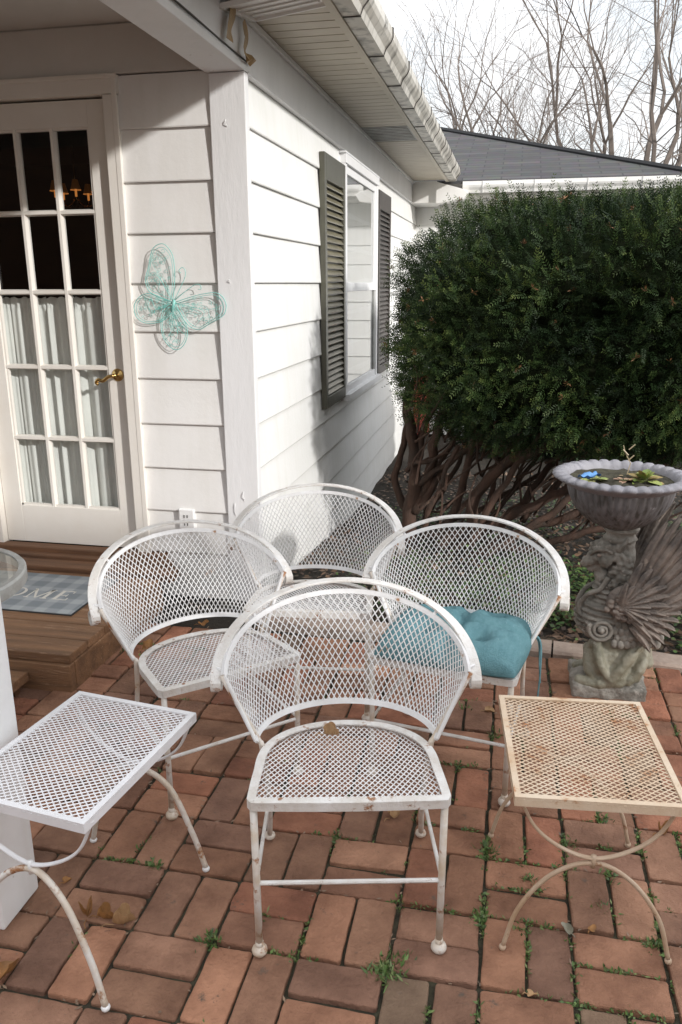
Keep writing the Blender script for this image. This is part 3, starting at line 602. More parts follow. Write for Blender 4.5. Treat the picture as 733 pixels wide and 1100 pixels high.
# mat
dm=empty('doormat',(-2.10,3.08,.151)); tag(dm,'grey blue plaid doormat with HOME lettering on the plank step','doormat')
b=MB(); b.box((-.385,-.215,0),(.30,.215,.008)); b.build('mat_pad',M['mat_base'],dm,bevel=.002)
b=MB(); b.box((-.39,-.22,-.001),(.305,.22,.004)); b.build('rubber_border',M['rubber'],dm)
def letter(ch,x0,w_,h=.105,sl=.0):
    T=.016; t=.006; b=MB(); zz=.0082
    def q(pts): b.add([(x,y,zz) for x,y in pts]+[(x,y,zz+.0008) for x,y in pts],[tuple(range(len(pts),2*len(pts)))]+[(k,(k+1)%len(pts),(k+1)%len(pts)+len(pts),k+len(pts)) for k in range(len(pts))])
    def rc(xa,ya,xb,yb): q([(xa,ya),(xb,ya),(xb,yb),(xa,yb)])
    if ch=='H':
        for xx in (.2*w_,.8*w_): rc(xx-T/2,t,xx+T/2,h-t); rc(xx-.016,0,xx+.016,t); rc(xx-.016,h-t,xx+.016,h)
        rc(.2*w_+T/2,h/2-t/2,.8*w_-T/2,h/2+t/2)
    if ch=='O':
        n=40; P=[];
        for k in range(n):
            a=2*PI*k/n; c_,s_=math.cos(a),math.sin(a); P.append((w_/2+w_*.47*c_,h/2+(h/2+.002)*s_)); 
        Q=[(w_/2+(w_*.47-t-(T-t)*abs(math.cos(2*PI*k/n)))*math.cos(2*PI*k/n),h/2+(h/2-t)*math.sin(2*PI*k/n)) for k in range(n)]
        b.add([(x,y,zz+.0008) for x,y in P+Q],[(k,(k+1)%n,(k+1)%n+n,k+n) for k in range(n)])
    if ch=='M':
        rc(.15*w_-t/2,t,.15*w_+t/2,h-t); rc(.84*w_-T/2,t,.84*w_+T/2,h-t); rc(.15*w_-.012,0,.15*w_+.012,t); rc(.84*w_-.016,0,.84*w_+.016,t)
        q([(.06*w_,h),(.06*w_+T,h),(.5*w_+t/2,.08*h),(.5*w_-t/2,.02*h)]); q([(.5*w_-t/2,.02*h),(.5*w_+t/2,.02*h),(.90*w_,h),(.80*w_,h)])
        rc(.80*w_,h-t+.0001,.95*w_,h)
    if ch=='E':
        rc(.2*w_-T/2,t,.2*w_+T/2,h-t); rc(.08*w_,0,.88*w_,t); rc(.08*w_,h-t,.84*w_,h); rc(.2*w_+T/2,h/2-t/2,.62*w_,h/2+t/2); rc(.84*w_,0,.90*w_,.024); rc(.80*w_,h-.024,.86*w_,h); rc(.62*w_,h/2-.014,.66*w_,h/2+.014)
    o=b.build('letter',M['lettering'],dm); o.location=(x0,-.082,0)
for ch_,x_,w_ in (('H',-.262,.11),('O',-.145,.115),('M',-.022,.125),('E',.120,.085)): letter(ch_,x_,w_)

# ================================================================== butterfly
def butterfly():
    e=at_y(187,325,3.55); b=MB(); r=random.Random(4)
    def P(zx,zy,dy=0.): 
        return at_y(130+zx/6.108,240+zy/6.108,3.551+dy)
    def loop(pts,rad,closed=True,dy=0.):
        q=[P(x,y,dy-.006*math.hypot(x-340,y-515)/300*1.0) for x,y in pts]
        if closed:q=q+[q[0]]
        b.tube(cat_rom(q,5),rad,5)
    W=[[(340,515),(350,400),(352,300),(335,200),(290,140),(250,135),(210,165),(190,230),(180,290),(163,350),(165,400),(190,450),(240,475),(300,500)],
       [(330,515),(260,490),(190,460),(130,475),(90,530),(95,600),(140,645),(200,655),(270,640),(320,600),(345,545)],
       [(335,520),(290,550),(265,610),(265,700),(290,770),(330,815),(370,828),(410,800),(435,740),(430,670),(400,610),(360,550)],
       [(360,515),(450,485),(540,462),(620,455),(665,480),(690,530),(680,590),(640,625),(590,650),(530,690),(480,690),(430,655),(390,590),(365,540)]]
    for w_ in W:
        loop(w_,.0019)
        cx=sum(p[0] for p in w_)/len(w_); cy=sum(p[1] for p in w_)/len(w_)
        loop([(cx+(x-cx)*.88,cy+(y-cy)*.88) for x,y in w_],.0014)
        for k in range(34):
            ia=r.randrange(len(w_)); q=[(w_[ia][c]+(w_[(ia+1)%len(w_)][c]-w_[ia][c])*r.random()) for c in (0,1)]; f=r.random()**.5*.80; x=cx+(q[0]-cx)*f; y=cy+(q[1]-cy)*f; a0=r.uniform(0,6); rr=r.uniform(8,15)
            pts=[(x+rr*(1-.07*i)*math.cos(a0+i*.75),y+rr*(1-.07*i)*math.sin(a0+i*.75)) for i in range(9)]
            loop(pts,.0009,False)
        for k in range(4):
            q=r.choice(w_); loop([(345,520),(cx+r.uniform(-30,30),cy+r.uniform(-30,30)),(cx+(q[0]-cx)*.85,cy+(q[1]-cy)*.85)],.001,False)
    me_=[(330,520),(345,500),(358,515),(365,540),(345,560),(330,545)]
    o=b.build('wire_wings',M['wire'],root:=empty('butterfly_wall_ornament',tuple(e)),smooth=True); o.data.transform(Matrix.Translation(-e))
    b=MB(); b.tube([P(350,500,-.004),P(345,530,-.005),P(330,580,-.004)],[.006,.008,.003],8)
    for pts in ([(352,500),(390,420),(420,350),(420,305),(400,288),(380,310),(395,325)],[(358,500),(430,440),(490,400),(520,405),(525,430),(505,430)]): b.tube(cat_rom([P(x,y,-.006) for x,y in pts],5),.0015,5)
    o=b.build('body',M['wire'],root,smooth=True); o.data.transform(Matrix.Translation(-e))
    tag(root,'teal wire butterfly ornament hanging on the siding beside the door','wall ornament')
butterfly()

# ================================================================== expanded-metal furniture
def lattice(b,surf,nu,nv,rad,inside=None,clip=14):
    ins=inside or (lambda u,v: 0<=u<=1 and 0<=v<=1)
    def strand(a,c):
        p,q=surf(*a),surf(*c); b.tube([p,q],rad,4,cap=False)
    for i in range(nu+1):
        for j in range(nv+1):
            if (i+j)%2: continue
            for dj in (-1,1):
                a=(i/nu,j/nv); c=((i+1)/nu,(j+dj)/nv); ia,ic=ins(*a),ins(*c)
                if ia and ic: strand(a,c)
                elif ia or ic:
                    if not ia: a,c=c,a
                    lo,hi=0,1
                    for _ in range(8):
                        m_=(lo+hi)/2
                        if ins(a[0]+(c[0]-a[0])*m_,a[1]+(c[1]-a[1])*m_): lo=m_
                        else: hi=m_
                    if lo>.05: strand(a,(a[0]+(c[0]-a[0])*lo,a[1]+(c[1]-a[1])*lo))
def arc(p,t):
    a,yc,bb,zt,zs,pw=p; cc=max(0.,math.cos(t)); return Vector((a*math.sin(t),yc+bb*cc,zs+(zt-zs)*cc**pw))
BAND=(.321,.258,.236,.758,.580,.80); RAIL=(.300,.262,.222,.730,.600,.85); BASE=(.226,.245,.158,.448,.428,.9)
def seat_hw(y):   # half width of the seat at depth y
    if y<0 or y>.385: return -1
    if y<.14: return .224-.02*(y/.14)**2*.25
    q=(y-.14)/.245; return .219*max(0,1-q**2.7)**.5
def seat_z(y): return .418-.085*(y/.385)*(1-.0*y) if False else .418-.03*(y/.385)
def make_chair():
    root=empty('mesh_armchair',(0,0,0))
    # seat mesh
    b=MB(); X0,X1,Y0,Y1=-.23,.23,-.004,.39
    def sf(u,v):
        x=X0+(X1-X0)*u; y=Y0+(Y1-Y0)*v; return Vector((x,y,seat_z(y)-.010*max(0,(1-(x/.22)**2))*max(0,math.sin(PI*min(1,max(0,y/.385))))))
    lattice(b,sf,66,34,.0016,lambda u,v: abs(X0+(X1-X0)*u)<=seat_hw(Y0+(Y1-Y0)*v)-.004)
    b.build('seat',M['paint'],root)
    # seat frame
    n=28; right=[]; ys=[.385*(1-(1-i/n)**1.0) for i in range(n+1)]
    path=[]
    for i in range(17): # front edge slightly bowed
        x=-.216+.432*i/16; path.append(Vector((x,-.006*math.cos(x/.224*PI/2),seat_z(0))))
    for k in range(1,n+1):
        t_=k/n; y=.385*math.sin(t_*PI/2)**1.15 if t_<1 else .385
        path.append(Vector((max(0,seat_hw(min(y,.38499))),y,seat_z(y))))
    path.append(Vector((0,.385,seat_z(.385))))
    left=[Vector((-p.x,p.y,p.z)) for p in reversed(path[17:-1])]
    full=path+left+[path[0]]
    b=MB(); 
    b.band(full,[V(0,0,1)]*len(full),.022,.005)
    # inner flat lip of the frame
    cen=V(0,.17,.41); inn=[]
    for p in full:
        d=(cen-p); d.z=0; inn.append(p+d.normalized()*.009+V(0,0,.0095))
    b.band(inn,[(V(cen.x-p.x,cen.y-p.y,0)) for p in inn],.020,.004)
    b.build('seat_frame',M['paint_rusty'],root)
    # back panel
    b=MB()
    def sb(u,v):
        t=-PI/2+PI*u; p0=arc(BASE,t); p1=arc(RAIL,t); p=p0.lerp(p1,v); return p
    lattice(b,sb,98,22,.00155); b.build('backrest',M['paint'],root)
    b=MB(); ts=[-PI/2+PI*i/48 for i in range(49)]
    P=[arc(RAIL,t) for t in ts]; b.band(P,[arc(RAIL,t)-arc(BASE,t) for t in ts],.013,.009)
    P=[arc(BASE,t) for t in ts]; b.band(P,[arc(RAIL,t)-arc(BASE,t) for t in ts],.014,.008)
    for s_ in (-1,1): b.tube([arc(BASE,s_*PI/2),arc(RAIL,s_*PI/2)],.0055,8)
    b.build('backrest_frame',M['paint'],root)
    # arm band with curled ends
    pts=[];wd=[]
    curl=[]
    e0=arc(BAND,-PI/2); rr=.019
    def curlp(s_):
        e=arc(BAND,s_*PI/2); out=[]
        for k in range(10):
            a=R(k*29); out.append((V(e.x,e.y+.004-rr+rr*math.cos(a) if False else e.y+rr*(1-math.cos(a)) ,e.z-.008-rr*math.sin(a)),V(s_,.0,0)))
        return out
    cl=curlp(-1); 
    for p,d in reversed(cl): pts.append(p); wd.append(V(1,0,0))
    for i in range(61):
        t=-PI/2+PI*i/60; p=arc(BAND,t); d=V(math.sin(t)*.236,math.cos(t)*.321,0)
        # on the sloping arms the flat of the bar faces forwards/up
        pts.append(p); wd.append(V(-math.cos(t)*0-d.x*1.0*(1 if t>0 else 1),-d.y,0)*(-1))
    for p,d in curlp(1): pts.append(p); wd.append(V(1,0,0))
    for i in range(10): wd[i]=V(-1,0,0)
    b=MB(); b.band(pts,wd,.0265,.0065); b.build('armrest',M['paint_rusty'],root,bevel=.0015)
    # stubs between rail and arm band
    for t,q in ((R(-50),.98),(R(50),.98),(R(-88),.955),(R(88),.955)): b=MB(); b.tube([arc(RAIL,t),arc(BAND,t*q)],.0045,6); b.build('arm_support',M['paint'],root)
    # side uprights running on as rear legs
    for s_ in (-1,1):
        b=MB(); b.tube(cat_rom([V(s_*.306,.262,.600),V(s_*.226,.262,.43),V(s_*.212,.262,.395),V(s_*.205,.33,.20),V(s_*.215,.42,.012)],4),.0075,8)
        b.build('upright',M['leg_rust'],root,smooth=True)
        b=MB(); b.sph((s_*.215,.42,.014),(.016,.016,.012)); b.build('foot_pad',M['leg_rust'],root,smooth=True)
    for s_ in (-1,1):
        b=MB(); b.tube([(s_*.212,.008,.405),(s_*.2115,.012,.2),(s_*.211,.014,.018)],.0085,10); lg=b.build('leg',M['leg_rust'],root,smooth=True)
        b=MB(); b.sph((s_*.211,.014,.015),(.019,.019,.015),12,8); b.tube([(s_*.211,.014,.02),(s_*.211,.014,.040)],.0098,10); b.build('glide',M['leg_rust'],lg,smooth=True)
    b=MB(); b.tube([(-.212,.012,.205),(.212,.012,.205)],.0055,8)
    for s_ in (-1,1): b.tube([(s_*.212,.013,.21),(s_*.205,.33,.205)],.005,8)
    b.build('stretcher',M['paint_rusty'],root)
    return root
proto=make_chair()
specs=[((-.297,1.476),12.9,'white mesh armchair in front with a dry leaf on its seat'),
       ((-.161,2.146),-9.4,'white mesh armchair holding the teal cushion beside the statue'),
       ((-.746,2.000),43.1,'white mesh armchair in front of the plank step and door'),
       ((-.650,2.480),6.5,'rearmost white mesh armchair against the house corner')]
chairs=[]
for i,(p,a,l) in enumerate(specs):
    c=proto if i==0 else copy_tree(proto)
    c.location=(p[0],p[1],0); c.rotation_euler=(0,0,R(a)); tag(c,l,'chair','white mesh armchairs clustered on the patio'); chairs.append(c)
bpy.context.view_layer.update()

# cushion on the right chair
def cushion():
    root=empty('seat_cushion',(0,0,0)); b=MB(); n=64; top=[];bot=[]
    tufts=[(-.085,.12),(.085,.12),(-.08,-.08),(.08,-.08)]
    def h(x,y):
        # x,y in -1..1
        e=max(0,1-abs(x)**3.2)*max(0,1-abs(y)**3.2); e=e**.42
        z=.088*e
        for tx,ty in tufts:
            d=math.hypot(x*.215-tx,y*.205-ty); z-=.040*math.exp(-(d/.030)**2)+.010*math.exp(-(d/.075)**2)
        # creases between tufts
        for (ax,ay) in ((1,0),(0,1)):
            pass
        z-=.030*e*math.exp(-((x*.215)/.020)**2); z-=.026*e*math.exp(-((y*.205-.02)/.020)**2)
        for tx,ty in tufts:
            d=math.hypot(x*.215-tx,y*.205-ty); th=math.atan2(y*.205-ty,x*.215-tx); z+=.0032*math.sin(9*th+tx*40)*math.exp(-d/.045)*min(1,d/.012)
        z+=.005*noise.noise(Vector((x*4,y*4,2)))+.003*noise.noise(Vector((x*11,y*11,9)))
        return z
    vs=[];
    for j in range(n+1):
        for i in range(n+1):
            x=-1+2*i/n; y=-1+2*j/n; x_=math.sin(x*PI/2); y_=math.sin(y*PI/2); k=1-.05*(x_*x_*y_*y_)
            k2=1+.03*math.sin(3*x_+1)*abs(y_)**3
            vs.append((x_*.222*k,y_*.212*k*k2,.022+max(-.006,h(x_*.995,y_*.995))))
    m_=(n+1)**2
    for j in range(n+1):
        for i in range(n+1):
            x=-1+2*i/n; y=-1+2*j/n; x_=math.sin(x*PI/2); y_=math.sin(y*PI/2); k=1-.05*(x_*x_*y_*y_)
            e=max(0,1-abs(x_)**3)*max(0,1-abs(y_)**3); vs.append((x_*.222*k,y_*.212*k,.022-.022*e**.4))
    w_=n+1; fs=[(j*w_+i,j*w_+i+1,(j+1)*w_+i+1,(j+1)*w_+i) for j in range(n) for i in range(n)]+[(m_+j*w_+i,m_+(j+1)*w_+i,m_+(j+1)*w_+i+1,m_+j*w_+i+1) for j in range(n) for i in range(n)]
    b.add(vs,fs)
    for i in range(n):
        b.f+= [(i,m_+i,m_+i+1,i+1),(n*w_+i,n*w_+i+1,m_+n*w_+i+1,m_+n*w_+i),(i*w_,(i+1)*w_,m_+(i+1)*w_,m_+i*w_),(i*w_+n,m_+i*w_+n,m_+(i+1)*w_+n,(i+1)*w_+n)]
    b.build('pad',M['cushion'],root,smooth=True)
    b=MB()
    for tx,ty in tufts: b.sph((tx,ty,.022+h(tx/.215,ty/.205)+.003),(.009,.009,.005))
    b.build('tuft_button',M['cushion'],root,smooth=True)
    b=MB()
    for k,(x0,l) in enumerate(((.218,.17),(.212,.12))):
        pts=cat_rom([(x0-.01,.12,.05),(x0+.022,.125,.02),(x0+.030,.12+.015*k,-.06),(x0+.028+.01*k,.12,-l)],5); b.band(pts,[V(.2,1,0)]*len(pts),.011,.002)
    b.build('tie',M['cushion'],root)
    a=R(-9.4); c=Vector((-.161,2.146,0)); q=Vector((.012,.185,.408)); 
    root.location=(c.x+q.x*math.cos(a)-q.y*math.sin(a),c.y+q.x*math.sin(a)+q.y*math.cos(a),q.z); root.rotation_euler=(R(-4),0,a)
    tag(root,'teal tufted seat cushion tied to the chair beside the statue','cushion')
cushion()

def make_table(wm,lm,name,lr,hx,hy,z,fy,zc):
    fx=hx+.003
    root=empty(name,(0,0,0))
    b=MB(); lattice(b,lambda u,v: Vector((-hx+2*hx*u,-hy+2*hy*v,z-.004)),38,60,.0017)
    for k in range(1,4): pass
    b.build('tabletop',wm,root)
    b=MB(); c=[(-hx,-hy),(hx,-hy),(hx,hy),(-hx,hy)]
    for i in range(4):
        (x0,y0),(x1,y1)=c[i],c[(i+1)%4]; d=Vector((x1-x0,y1-y0,0)).normalized(); nn=V(-d.y,d.x,0)
        P=[V(x0,y0,z+.002),V(x1,y1,z+.002),V(x1,y1,z+.002)+nn*.014-d*.014,V(x0,y0,z+.002)+nn*.014+d*.014]
        Q=[p-V(0,0,.005) for p in P]; b.add(P+Q,[(0,1,2,3),(7,6,5,4),(0,4,5,1),(2,6,7,3),(1,5,6,2),(3,7,4,0)])
        P=[V(x0,y0,z-.0035),V(x1,y1,z-.0035),V(x1,y1,z-.0035)+nn*.004-d*.004,V(x0,y0,z-.0035)+nn*.004+d*.004]
        Q=[p-V(0,0,.018) for p in P]; b.add(P+Q,[(0,1,2,3),(7,6,5,4),(0,4,5,1),(2,6,7,3),(1,5,6,2),(3,7,4,0)])
    b.build('rim',wm,root)
    for s_ in (-1,1):
        y=s_*(hy-.012); yf=s_*(hy-.028)
        b=MB(); P=cat_rom([V(-.175,yf,z-.01),V(-.135,yf,z-.09),V(-.075,yf,zc+.035),V(0,yf,zc+.011),V(.075,yf,zc+.035),V(.135,yf,z-.09),V(.175,yf,z-.01)],7)
        b.band(P,[V(0,1,0)]*len(P),.011,.0065); b.build('upper_brace',lm,root,bevel=.003)
        b=MB(); P=cat_rom([V(-fx,s_*fy,.012),V(-fx+.032,s_*(fy-.006),.12),V(-.088,s_*(fy-.012),zc-.050),V(0,yf,zc-.001),V(.088,s_*(fy-.012),zc-.050),V(fx-.032,s_*(fy-.006),.12),V(fx,s_*fy,.012)],7)
        b.tube(P,lr,8); lg=b.build('leg',lm,root,smooth=True)
        fm=M['plastic'] if wm is M['paint_table'] else lm
        for q in (-fx,fx): b=MB(); b.sph((q,s_*fy,.009),(lr+.003,lr+.003,.009)); b.build('foot_cap',fm,lg,smooth=True)
        b=MB(); b.tube([(0,yf,zc-.012),(0,yf,zc+.018)],.007,6); b.build('joint_bolt',fm,lg,smooth=True)
    return root
ta=make_table(M['paint_table'],M['paint_table'],'side_table',.0074,.176,.229,.475,.226,.302); 
for o in children(ta):
    if o.name.startswith('leg'): o.data.materials[0]=M['leg_rust']
ta.location=(-.938,1.478,0); ta.rotation_euler=(0,0,R(-7.3)); tag(ta,'white mesh top side table beside the square porch post','side table','small mesh top side tables')
tb=make_table(M['cream'],M['cream_leg'],'side_table',.0056,.186,.226,.438,.200,.262); tb.location=(.222,1.790,0); tb.rotation_euler=(0,0,R(5.5)); tag(tb,'rusty cream mesh top side table in front of the statue','side table','small mesh top side tables')
# correct table proportions
# round glass table
rt_=empty('round_glass_table',(-1.654,1.852,0)); tag(rt_,'round glass topped table with grey metal rim at the left edge','table')
b=MB(); b.lathe([(.282,.704),(.283,.711),(.300,.712),(.305,.706),(.305,.674),(.300,.670),(.293,.670),(.292,.700),(.282,.704)],72); b.build('rim',M['metal'],rt_,smooth=False)
b=MB(); b.lathe([(0.001,.7075),(.288,.7075)],72); b.build('glass_top',M['tglass'],rt_)
for k in range(4):
    a=PI/4+k*PI/2+.5; b=MB(); b.tube(cat_rom([(.27*math.cos(a),.27*math.sin(a),.69),(.16*math.cos(a),.16*math.sin(a),.35),(.26*math.cos(a),.26*math.sin(a),.01)],6),.010,8); b.build('leg',M['metal'],rt_,smooth=True)

# ================================================================== statue planter
def remesh(o,vox,smooth=2,disp=None):
    m_=o.modifiers.new('r','REMESH'); m_.mode='VOXEL'; m_.voxel_size=vox; m_.use_smooth_shade=True
    s_=o.modifiers.new('s','SMOOTH'); s_.iterations=smooth; s_.factor=.5
    dg=bpy.context.evaluated_depsgraph_get(); dg.update(); me=bpy.data.meshes.new_from_object(o.evaluated_get(dg)); o.modifiers.clear(); old=o.data; mats=list(old.materials); o.data=me
    if not me.materials:
        for q in mats: me.materials.append(q)
    if disp:
        me.update()
        for v in me.vertices:
            v.co=v.co+v.normal*disp(v.co)
    me.polygons.foreach_set('use_smooth',[True]*len(me.polygons)); me.update()
def statue():
    S0=Vector((.445,2.96,0)); root=empty('griffin_planter',tuple(S0)); tag(root,'weathered stone winged griffin statue carrying a scalloped grey planter bowl','statue planter')
    # local coordinates: x = right in picture, y = away
    def capsule(b,p,q,r0,r1,n=8):
        p,q=Vector(p),Vector(q); 
        for i in range(n+1):
            t=i/n; c=p.lerp(q,t); r_=r0+(r1-r0)*t; b.sph(c,r_,12,8)
    # base rock
    b=MB(); b.box((-.150,-.10,-.01),(.120,.13,.045)); b.sph((-.105,-.02,.04),(.055,.075,.030)); b.sph((0,.0,.045),(.12,.10,.025)); b.sph((.08,.02,.04),(.05,.08,.03))
    o=b.build('base',M['statue'],root); remesh(o,.006,4,lambda c:.007*noise.noise(c*22)+.004*noise.noise(c*60))
    # crouching haunches and lower body
    b=MB(); b.sph((-.01,0,.135),(.100,.095,.095)); b.sph((.055,.02,.155),(.075,.085,.105)); b.sph((.0,.0,.20),(.085,.08,.06)); b.sph((-.045,-.035,.12),(.065,.05,.085))
    capsule(b,(.06,-.05,.215),(.005,-.075,.07),.030,.032); capsule(b,(.005,-.075,.07),(-.05,-.085,.055),.026,.024); capsule(b,(-.075,-.03,.19),(-.02,-.082,.085),.026,.020)
    capsule(b,(.10,-.03,.21),(.075,-.06,.09),.024,.028); capsule(b,(.075,-.06,.09),(.02,-.085,.062),.024,.020); capsule(b,(-.09,.0,.15),(-.06,-.06,.07),.024,.02); capsule(b,(.11,.02,.25),(.125,0,.12),.02,.026)
    for (P3,r_) in (([V(.085,-.05,.235),V(.045,-.088,.17),V(.0,-.098,.10),V(-.02,-.09,.06)],.027),([V(-.07,-.045,.205),V(-.06,-.088,.15),V(-.03,-.098,.095)],.022),([V(.105,-.03,.20),V(.095,-.07,.13),V(.05,-.085,.07)],.024),([V(-.095,-.02,.17),V(-.098,-.06,.11),V(-.065,-.08,.06)],.020)):
        pp=cat_rom(P3,7)
        for i_,p_ in enumerate(pp): b.sph(p_,r_*(1-.25*i_/len(pp)),9,6)
    for s_ in (-1,1):
        pp=cat_rom([V(-.05,s_*.085,.05),V(-.10,s_*.075,.05),V(-.125,s_*.065,.048)],5)
        for p_ in pp: b.sph(p_,.022,9,6)
    def dl(c):
        return .005*noise.noise(c*24)+.0025*noise.noise(c*60)
    o=b.build('haunches',M['statue_low'],root); remesh(o,.0055,4,dl)
    # chest, neck
    b=MB(); b.sph((-.055,0,.295),(.105,.085,.090)); b.sph((.03,.01,.30),(.10,.085,.09)); b.sph((-.03,0,.39),(.072,.062,.075)); b.sph((-.005,0,.46),(.050,.05,.075)); b.sph((.005,.0,.54),(.043,.048,.075)); b.sph((.002,0,.60),(.042,.046,.06)); b.sph((-.02,0,.235),(.075,.07,.04))
    def dc(c):
        k=.0055*math.sin(c.z*300+30*c.x)*max(0,min(1,(.52-c.z)*12))*(1 if c.x<.01 else .3)
        return k+.004*noise.noise(c*34)+.002*noise.noise(c*90)
    o=b.build('chest',M['statue'],root); remesh(o,.0045,1,dc)
    # scroll spirals on both sides and overlapping breast feathers
    b=MB()
    for s_ in (-1,1):
        pts=[]; 
        for i in range(46):
            a=i*.32; r_=.046*(1-i/52); pts.append(V(-.062+r_*math.cos(a+2.6),s_*(.078+.010*i/46),.272+r_*math.sin(a+2.6)))
        b.tube(pts,[.010*(1-.55*i/46) for i in range(46)],7)
        b.sph((-.062,s_*.088,.272),.012)
        pts=cat_rom([V(-.108,s_*.055,.285),V(-.145,s_*.03,.33),V(-.12,s_*.035,.39),V(-.075,s_*.045,.42),V(-.05,s_*.045,.47)],6); b.tube(pts,.010,7)
        rr=random.Random(3)
        for row in range(7):
            for k in range(8):
                x=-.01+.021*k+.009*(row%2); z=.222+.024*row+.10*max(0,x)*.9; y=s_*(.082+.008*math.sin(k)-.02*(row/7))
                b.sph((x,y,z),(.015,.012,.019),8,6)
    o=b.build('breast_feathers',M['statue'],root,smooth=True)
    # head looking left: brow, beak, ear tufts, curls
    b=MB(); b.sph((-.050,0,.560),(.060,.052,.052)); b.sph((-.085,0,.535),(.042,.040,.034))
    capsule(b,(-.095,0,.535),(-.130,0,.508),.030,.020,7); capsule(b,(-.130,0,.508),(-.134,0,.497),.018,.010,3); capsule(b,(-.075,0,.505),(-.110,0,.485),.020,.013,5)
    b.sph((-.07,0,.46),(.026,.03,.035))
    for s_ in (-1,1):
        capsule(b,(-.105,s_*.026,.572),(-.06,s_*.044,.588),.012,.013,6); capsule(b,(-.03,s_*.040,.585),(.005,s_*.055,.612),.016,.007,5); b.sph((-.065,s_*.048,.530),(.024,.014,.022)); b.sph((-.115,s_*.020,.520),(.016,.010,.014))
        for k in range(9): b.sph((-.02-.012*math.sin(k*2.1),s_*(.050),.560-.017*k),(.022,.013,.012),8,6)
        for k in range(6): b.sph((.01+.008*math.sin(k*1.7),s_*(.052),.545-.024*k),(.018,.013,.014),8,6)
    o=b.build('head',M['statue'],root); remesh(o,.0036,1,lambda c:.0035*noise.noise(c*60)+.0015*math.sin(c.x*260+c.z*120))
    for s_ in (-1,1):
        b=MB(); pp=cat_rom([V(-.022,s_*.046,.575),V(-.010,s_*.060,.600),V(.006,s_*.060,.632)],5); b.tube(pp,[.013-.0009*i for i in range(len(pp))],7); b.build('ear',M['statue'],root,smooth=True)
        b=MB(); pp=cat_rom([V(-.118,s_*.024,.548),V(-.100,s_*.042,.572),V(-.070,s_*.054,.578),V(-.045,s_*.054,.566)],5); b.tube(pp,[.006]*4+[.008]*6+[.005]*(len(pp)-10),7); b.build('brow',M['statue'],root,smooth=True)
    for s_ in (-1,1): b=MB(); b.sph((-.088,s_*.040,.553),(.009,.006,.007)); b.build('eye',M['wing'],root,smooth=True)
    # wings: three tiers of long curved feathers each
    for s_ in (-1,1):
        b=MB(); rr=random.Random(8+s_)
        def feather(root_,tip,wid,bow):
            root_,tip=Vector(root_),Vector(tip); n=12; mid=(root_+tip)/2+Vector(bow); ax=(tip-root_).normalized(); wv=ax.cross(V(0,1,0)).normalized(); vs=[]
            for i in range(n+1):
                t=i/n; p=root_*(1-t)**2+mid*2*t*(1-t)+tip*t*t; w_=wid*(math.sin(PI*(t*.80+.16))**.6)*(1 if t<.93 else .72); 
                for k in range(9):
                    u=-1+k/4; dy=s_*(.012*(1-u*u)+(.006 if k==4 else 0)+(.0055 if k%2 else 0))
                    vs.append(p+wv*(u*w_)-V(0,-dy,0))
                for k in (1,0): 
                    pass
            m_=9; fs=[(i*m_+k,i*m_+k+1,(i+1)*m_+k+1,(i+1)*m_+k) for i in range(n) for k in range(m_-1)]
            bk=[Vector(p)-V(0,s_*.008,0) for p in vs]; N0=len(vs); fs2=[tuple(reversed([q+N0 for q in f])) for f in fs]
            edge=[]
            for i in range(n): edge+=[(i*m_,(i+1)*m_,(i+1)*m_+N0,i*m_+N0),(i*m_+m_-1,i*m_+m_-1+N0,(i+1)*m_+m_-1+N0,(i+1)*m_+m_-1)]
            edge+=[tuple([n*m_+k for k in range(m_)]+[n*m_+k+N0 for k in reversed(range(m_))])]
            b.add(vs+bk,fs+fs2+edge)
        y0=s_*.085
        # primaries
        tips=[(.120,.715),(.158,.735),(.195,.722),(.225,.69),(.25,.65),(.268,.605),(.278,.56),(.275,.515),(.262,.475)]
        for i,(tx,tz) in enumerate(tips):
            rx=.030+.009*i; rz=.43-.009*i; feather((rx,y0+s_*.001*i,rz),(tx+rr.uniform(-.006,.006),y0+s_*(.035+.006*(i%3)),tz),.017+.002*rr.random(),(-.012,s_*.02,.02-.006*i))
        for i in range(8):
            a=R(28-11*i); rx,rz=.065-.004*i,.345-.006*i; l=.150-.006*i
            feather((rx,y0+s_*.010,rz),(rx+l*math.cos(a),y0+s_*(.034+.004*(i%2)),rz+l*math.sin(a)),.015,(.0,s_*.018,.022))
        for i in range(10):
            a=R(78-13.5*i); rx,rz=.015,.40-.004*i; l=.165-.004*i
            feather((rx,y0+s_*.012,rz),(rx+l*math.cos(a),y0+s_*(.036+.004*(i%2)),rz+l*math.sin(a)),.016,(-.008,s_*.02,.012))
        for i in range(9):
            a=R(84-15*i); rx,rz=-.005,.385; l=.098
            feather((rx,y0+s_*.022,rz),(rx+l*math.cos(a),y0+s_*(.044+.003*(i%2)),rz+l*math.sin(a)),.014,(-.004,s_*.014,.006))
        for i in range(26):
            a=rr.uniform(0,6.28); q=rr.uniform(0,1); b.sph((.0+.06*q*math.cos(a),y0+s_*(.020+.012*(1-q)),.375+.06*q*math.sin(a)),(.013,.012,.011),7,5)
        # shoulder
        b.sph((.02,s_*.075,.385),(.075,.03,.070),14,9)
        b.build('wing',M['wing'],root,smooth=True)
    # pedestal ring under the bowl and bowl
    b=MB(); b.lathe([(.05,.600),(.062,.612),(.052,.622),(.050,.634),(.060,.642),(.066,.652),(.052,.662)],32,(-.015,0,0)); b.build('collar',M['statue'],root,smooth=True)
    C=(-.03,0,0); n=224
    prof=[(.045,.655),(.068,.660),(.098,.676),(.130,.700),(.158,.733),(.176,.768),(.184,.796),(.187,.815)]
    b=MB(); b.lathe(prof,n,C,lambda a,i: 1+.04*(abs(math.cos(22*a))**.7-.5)*min(1,i/2)); 
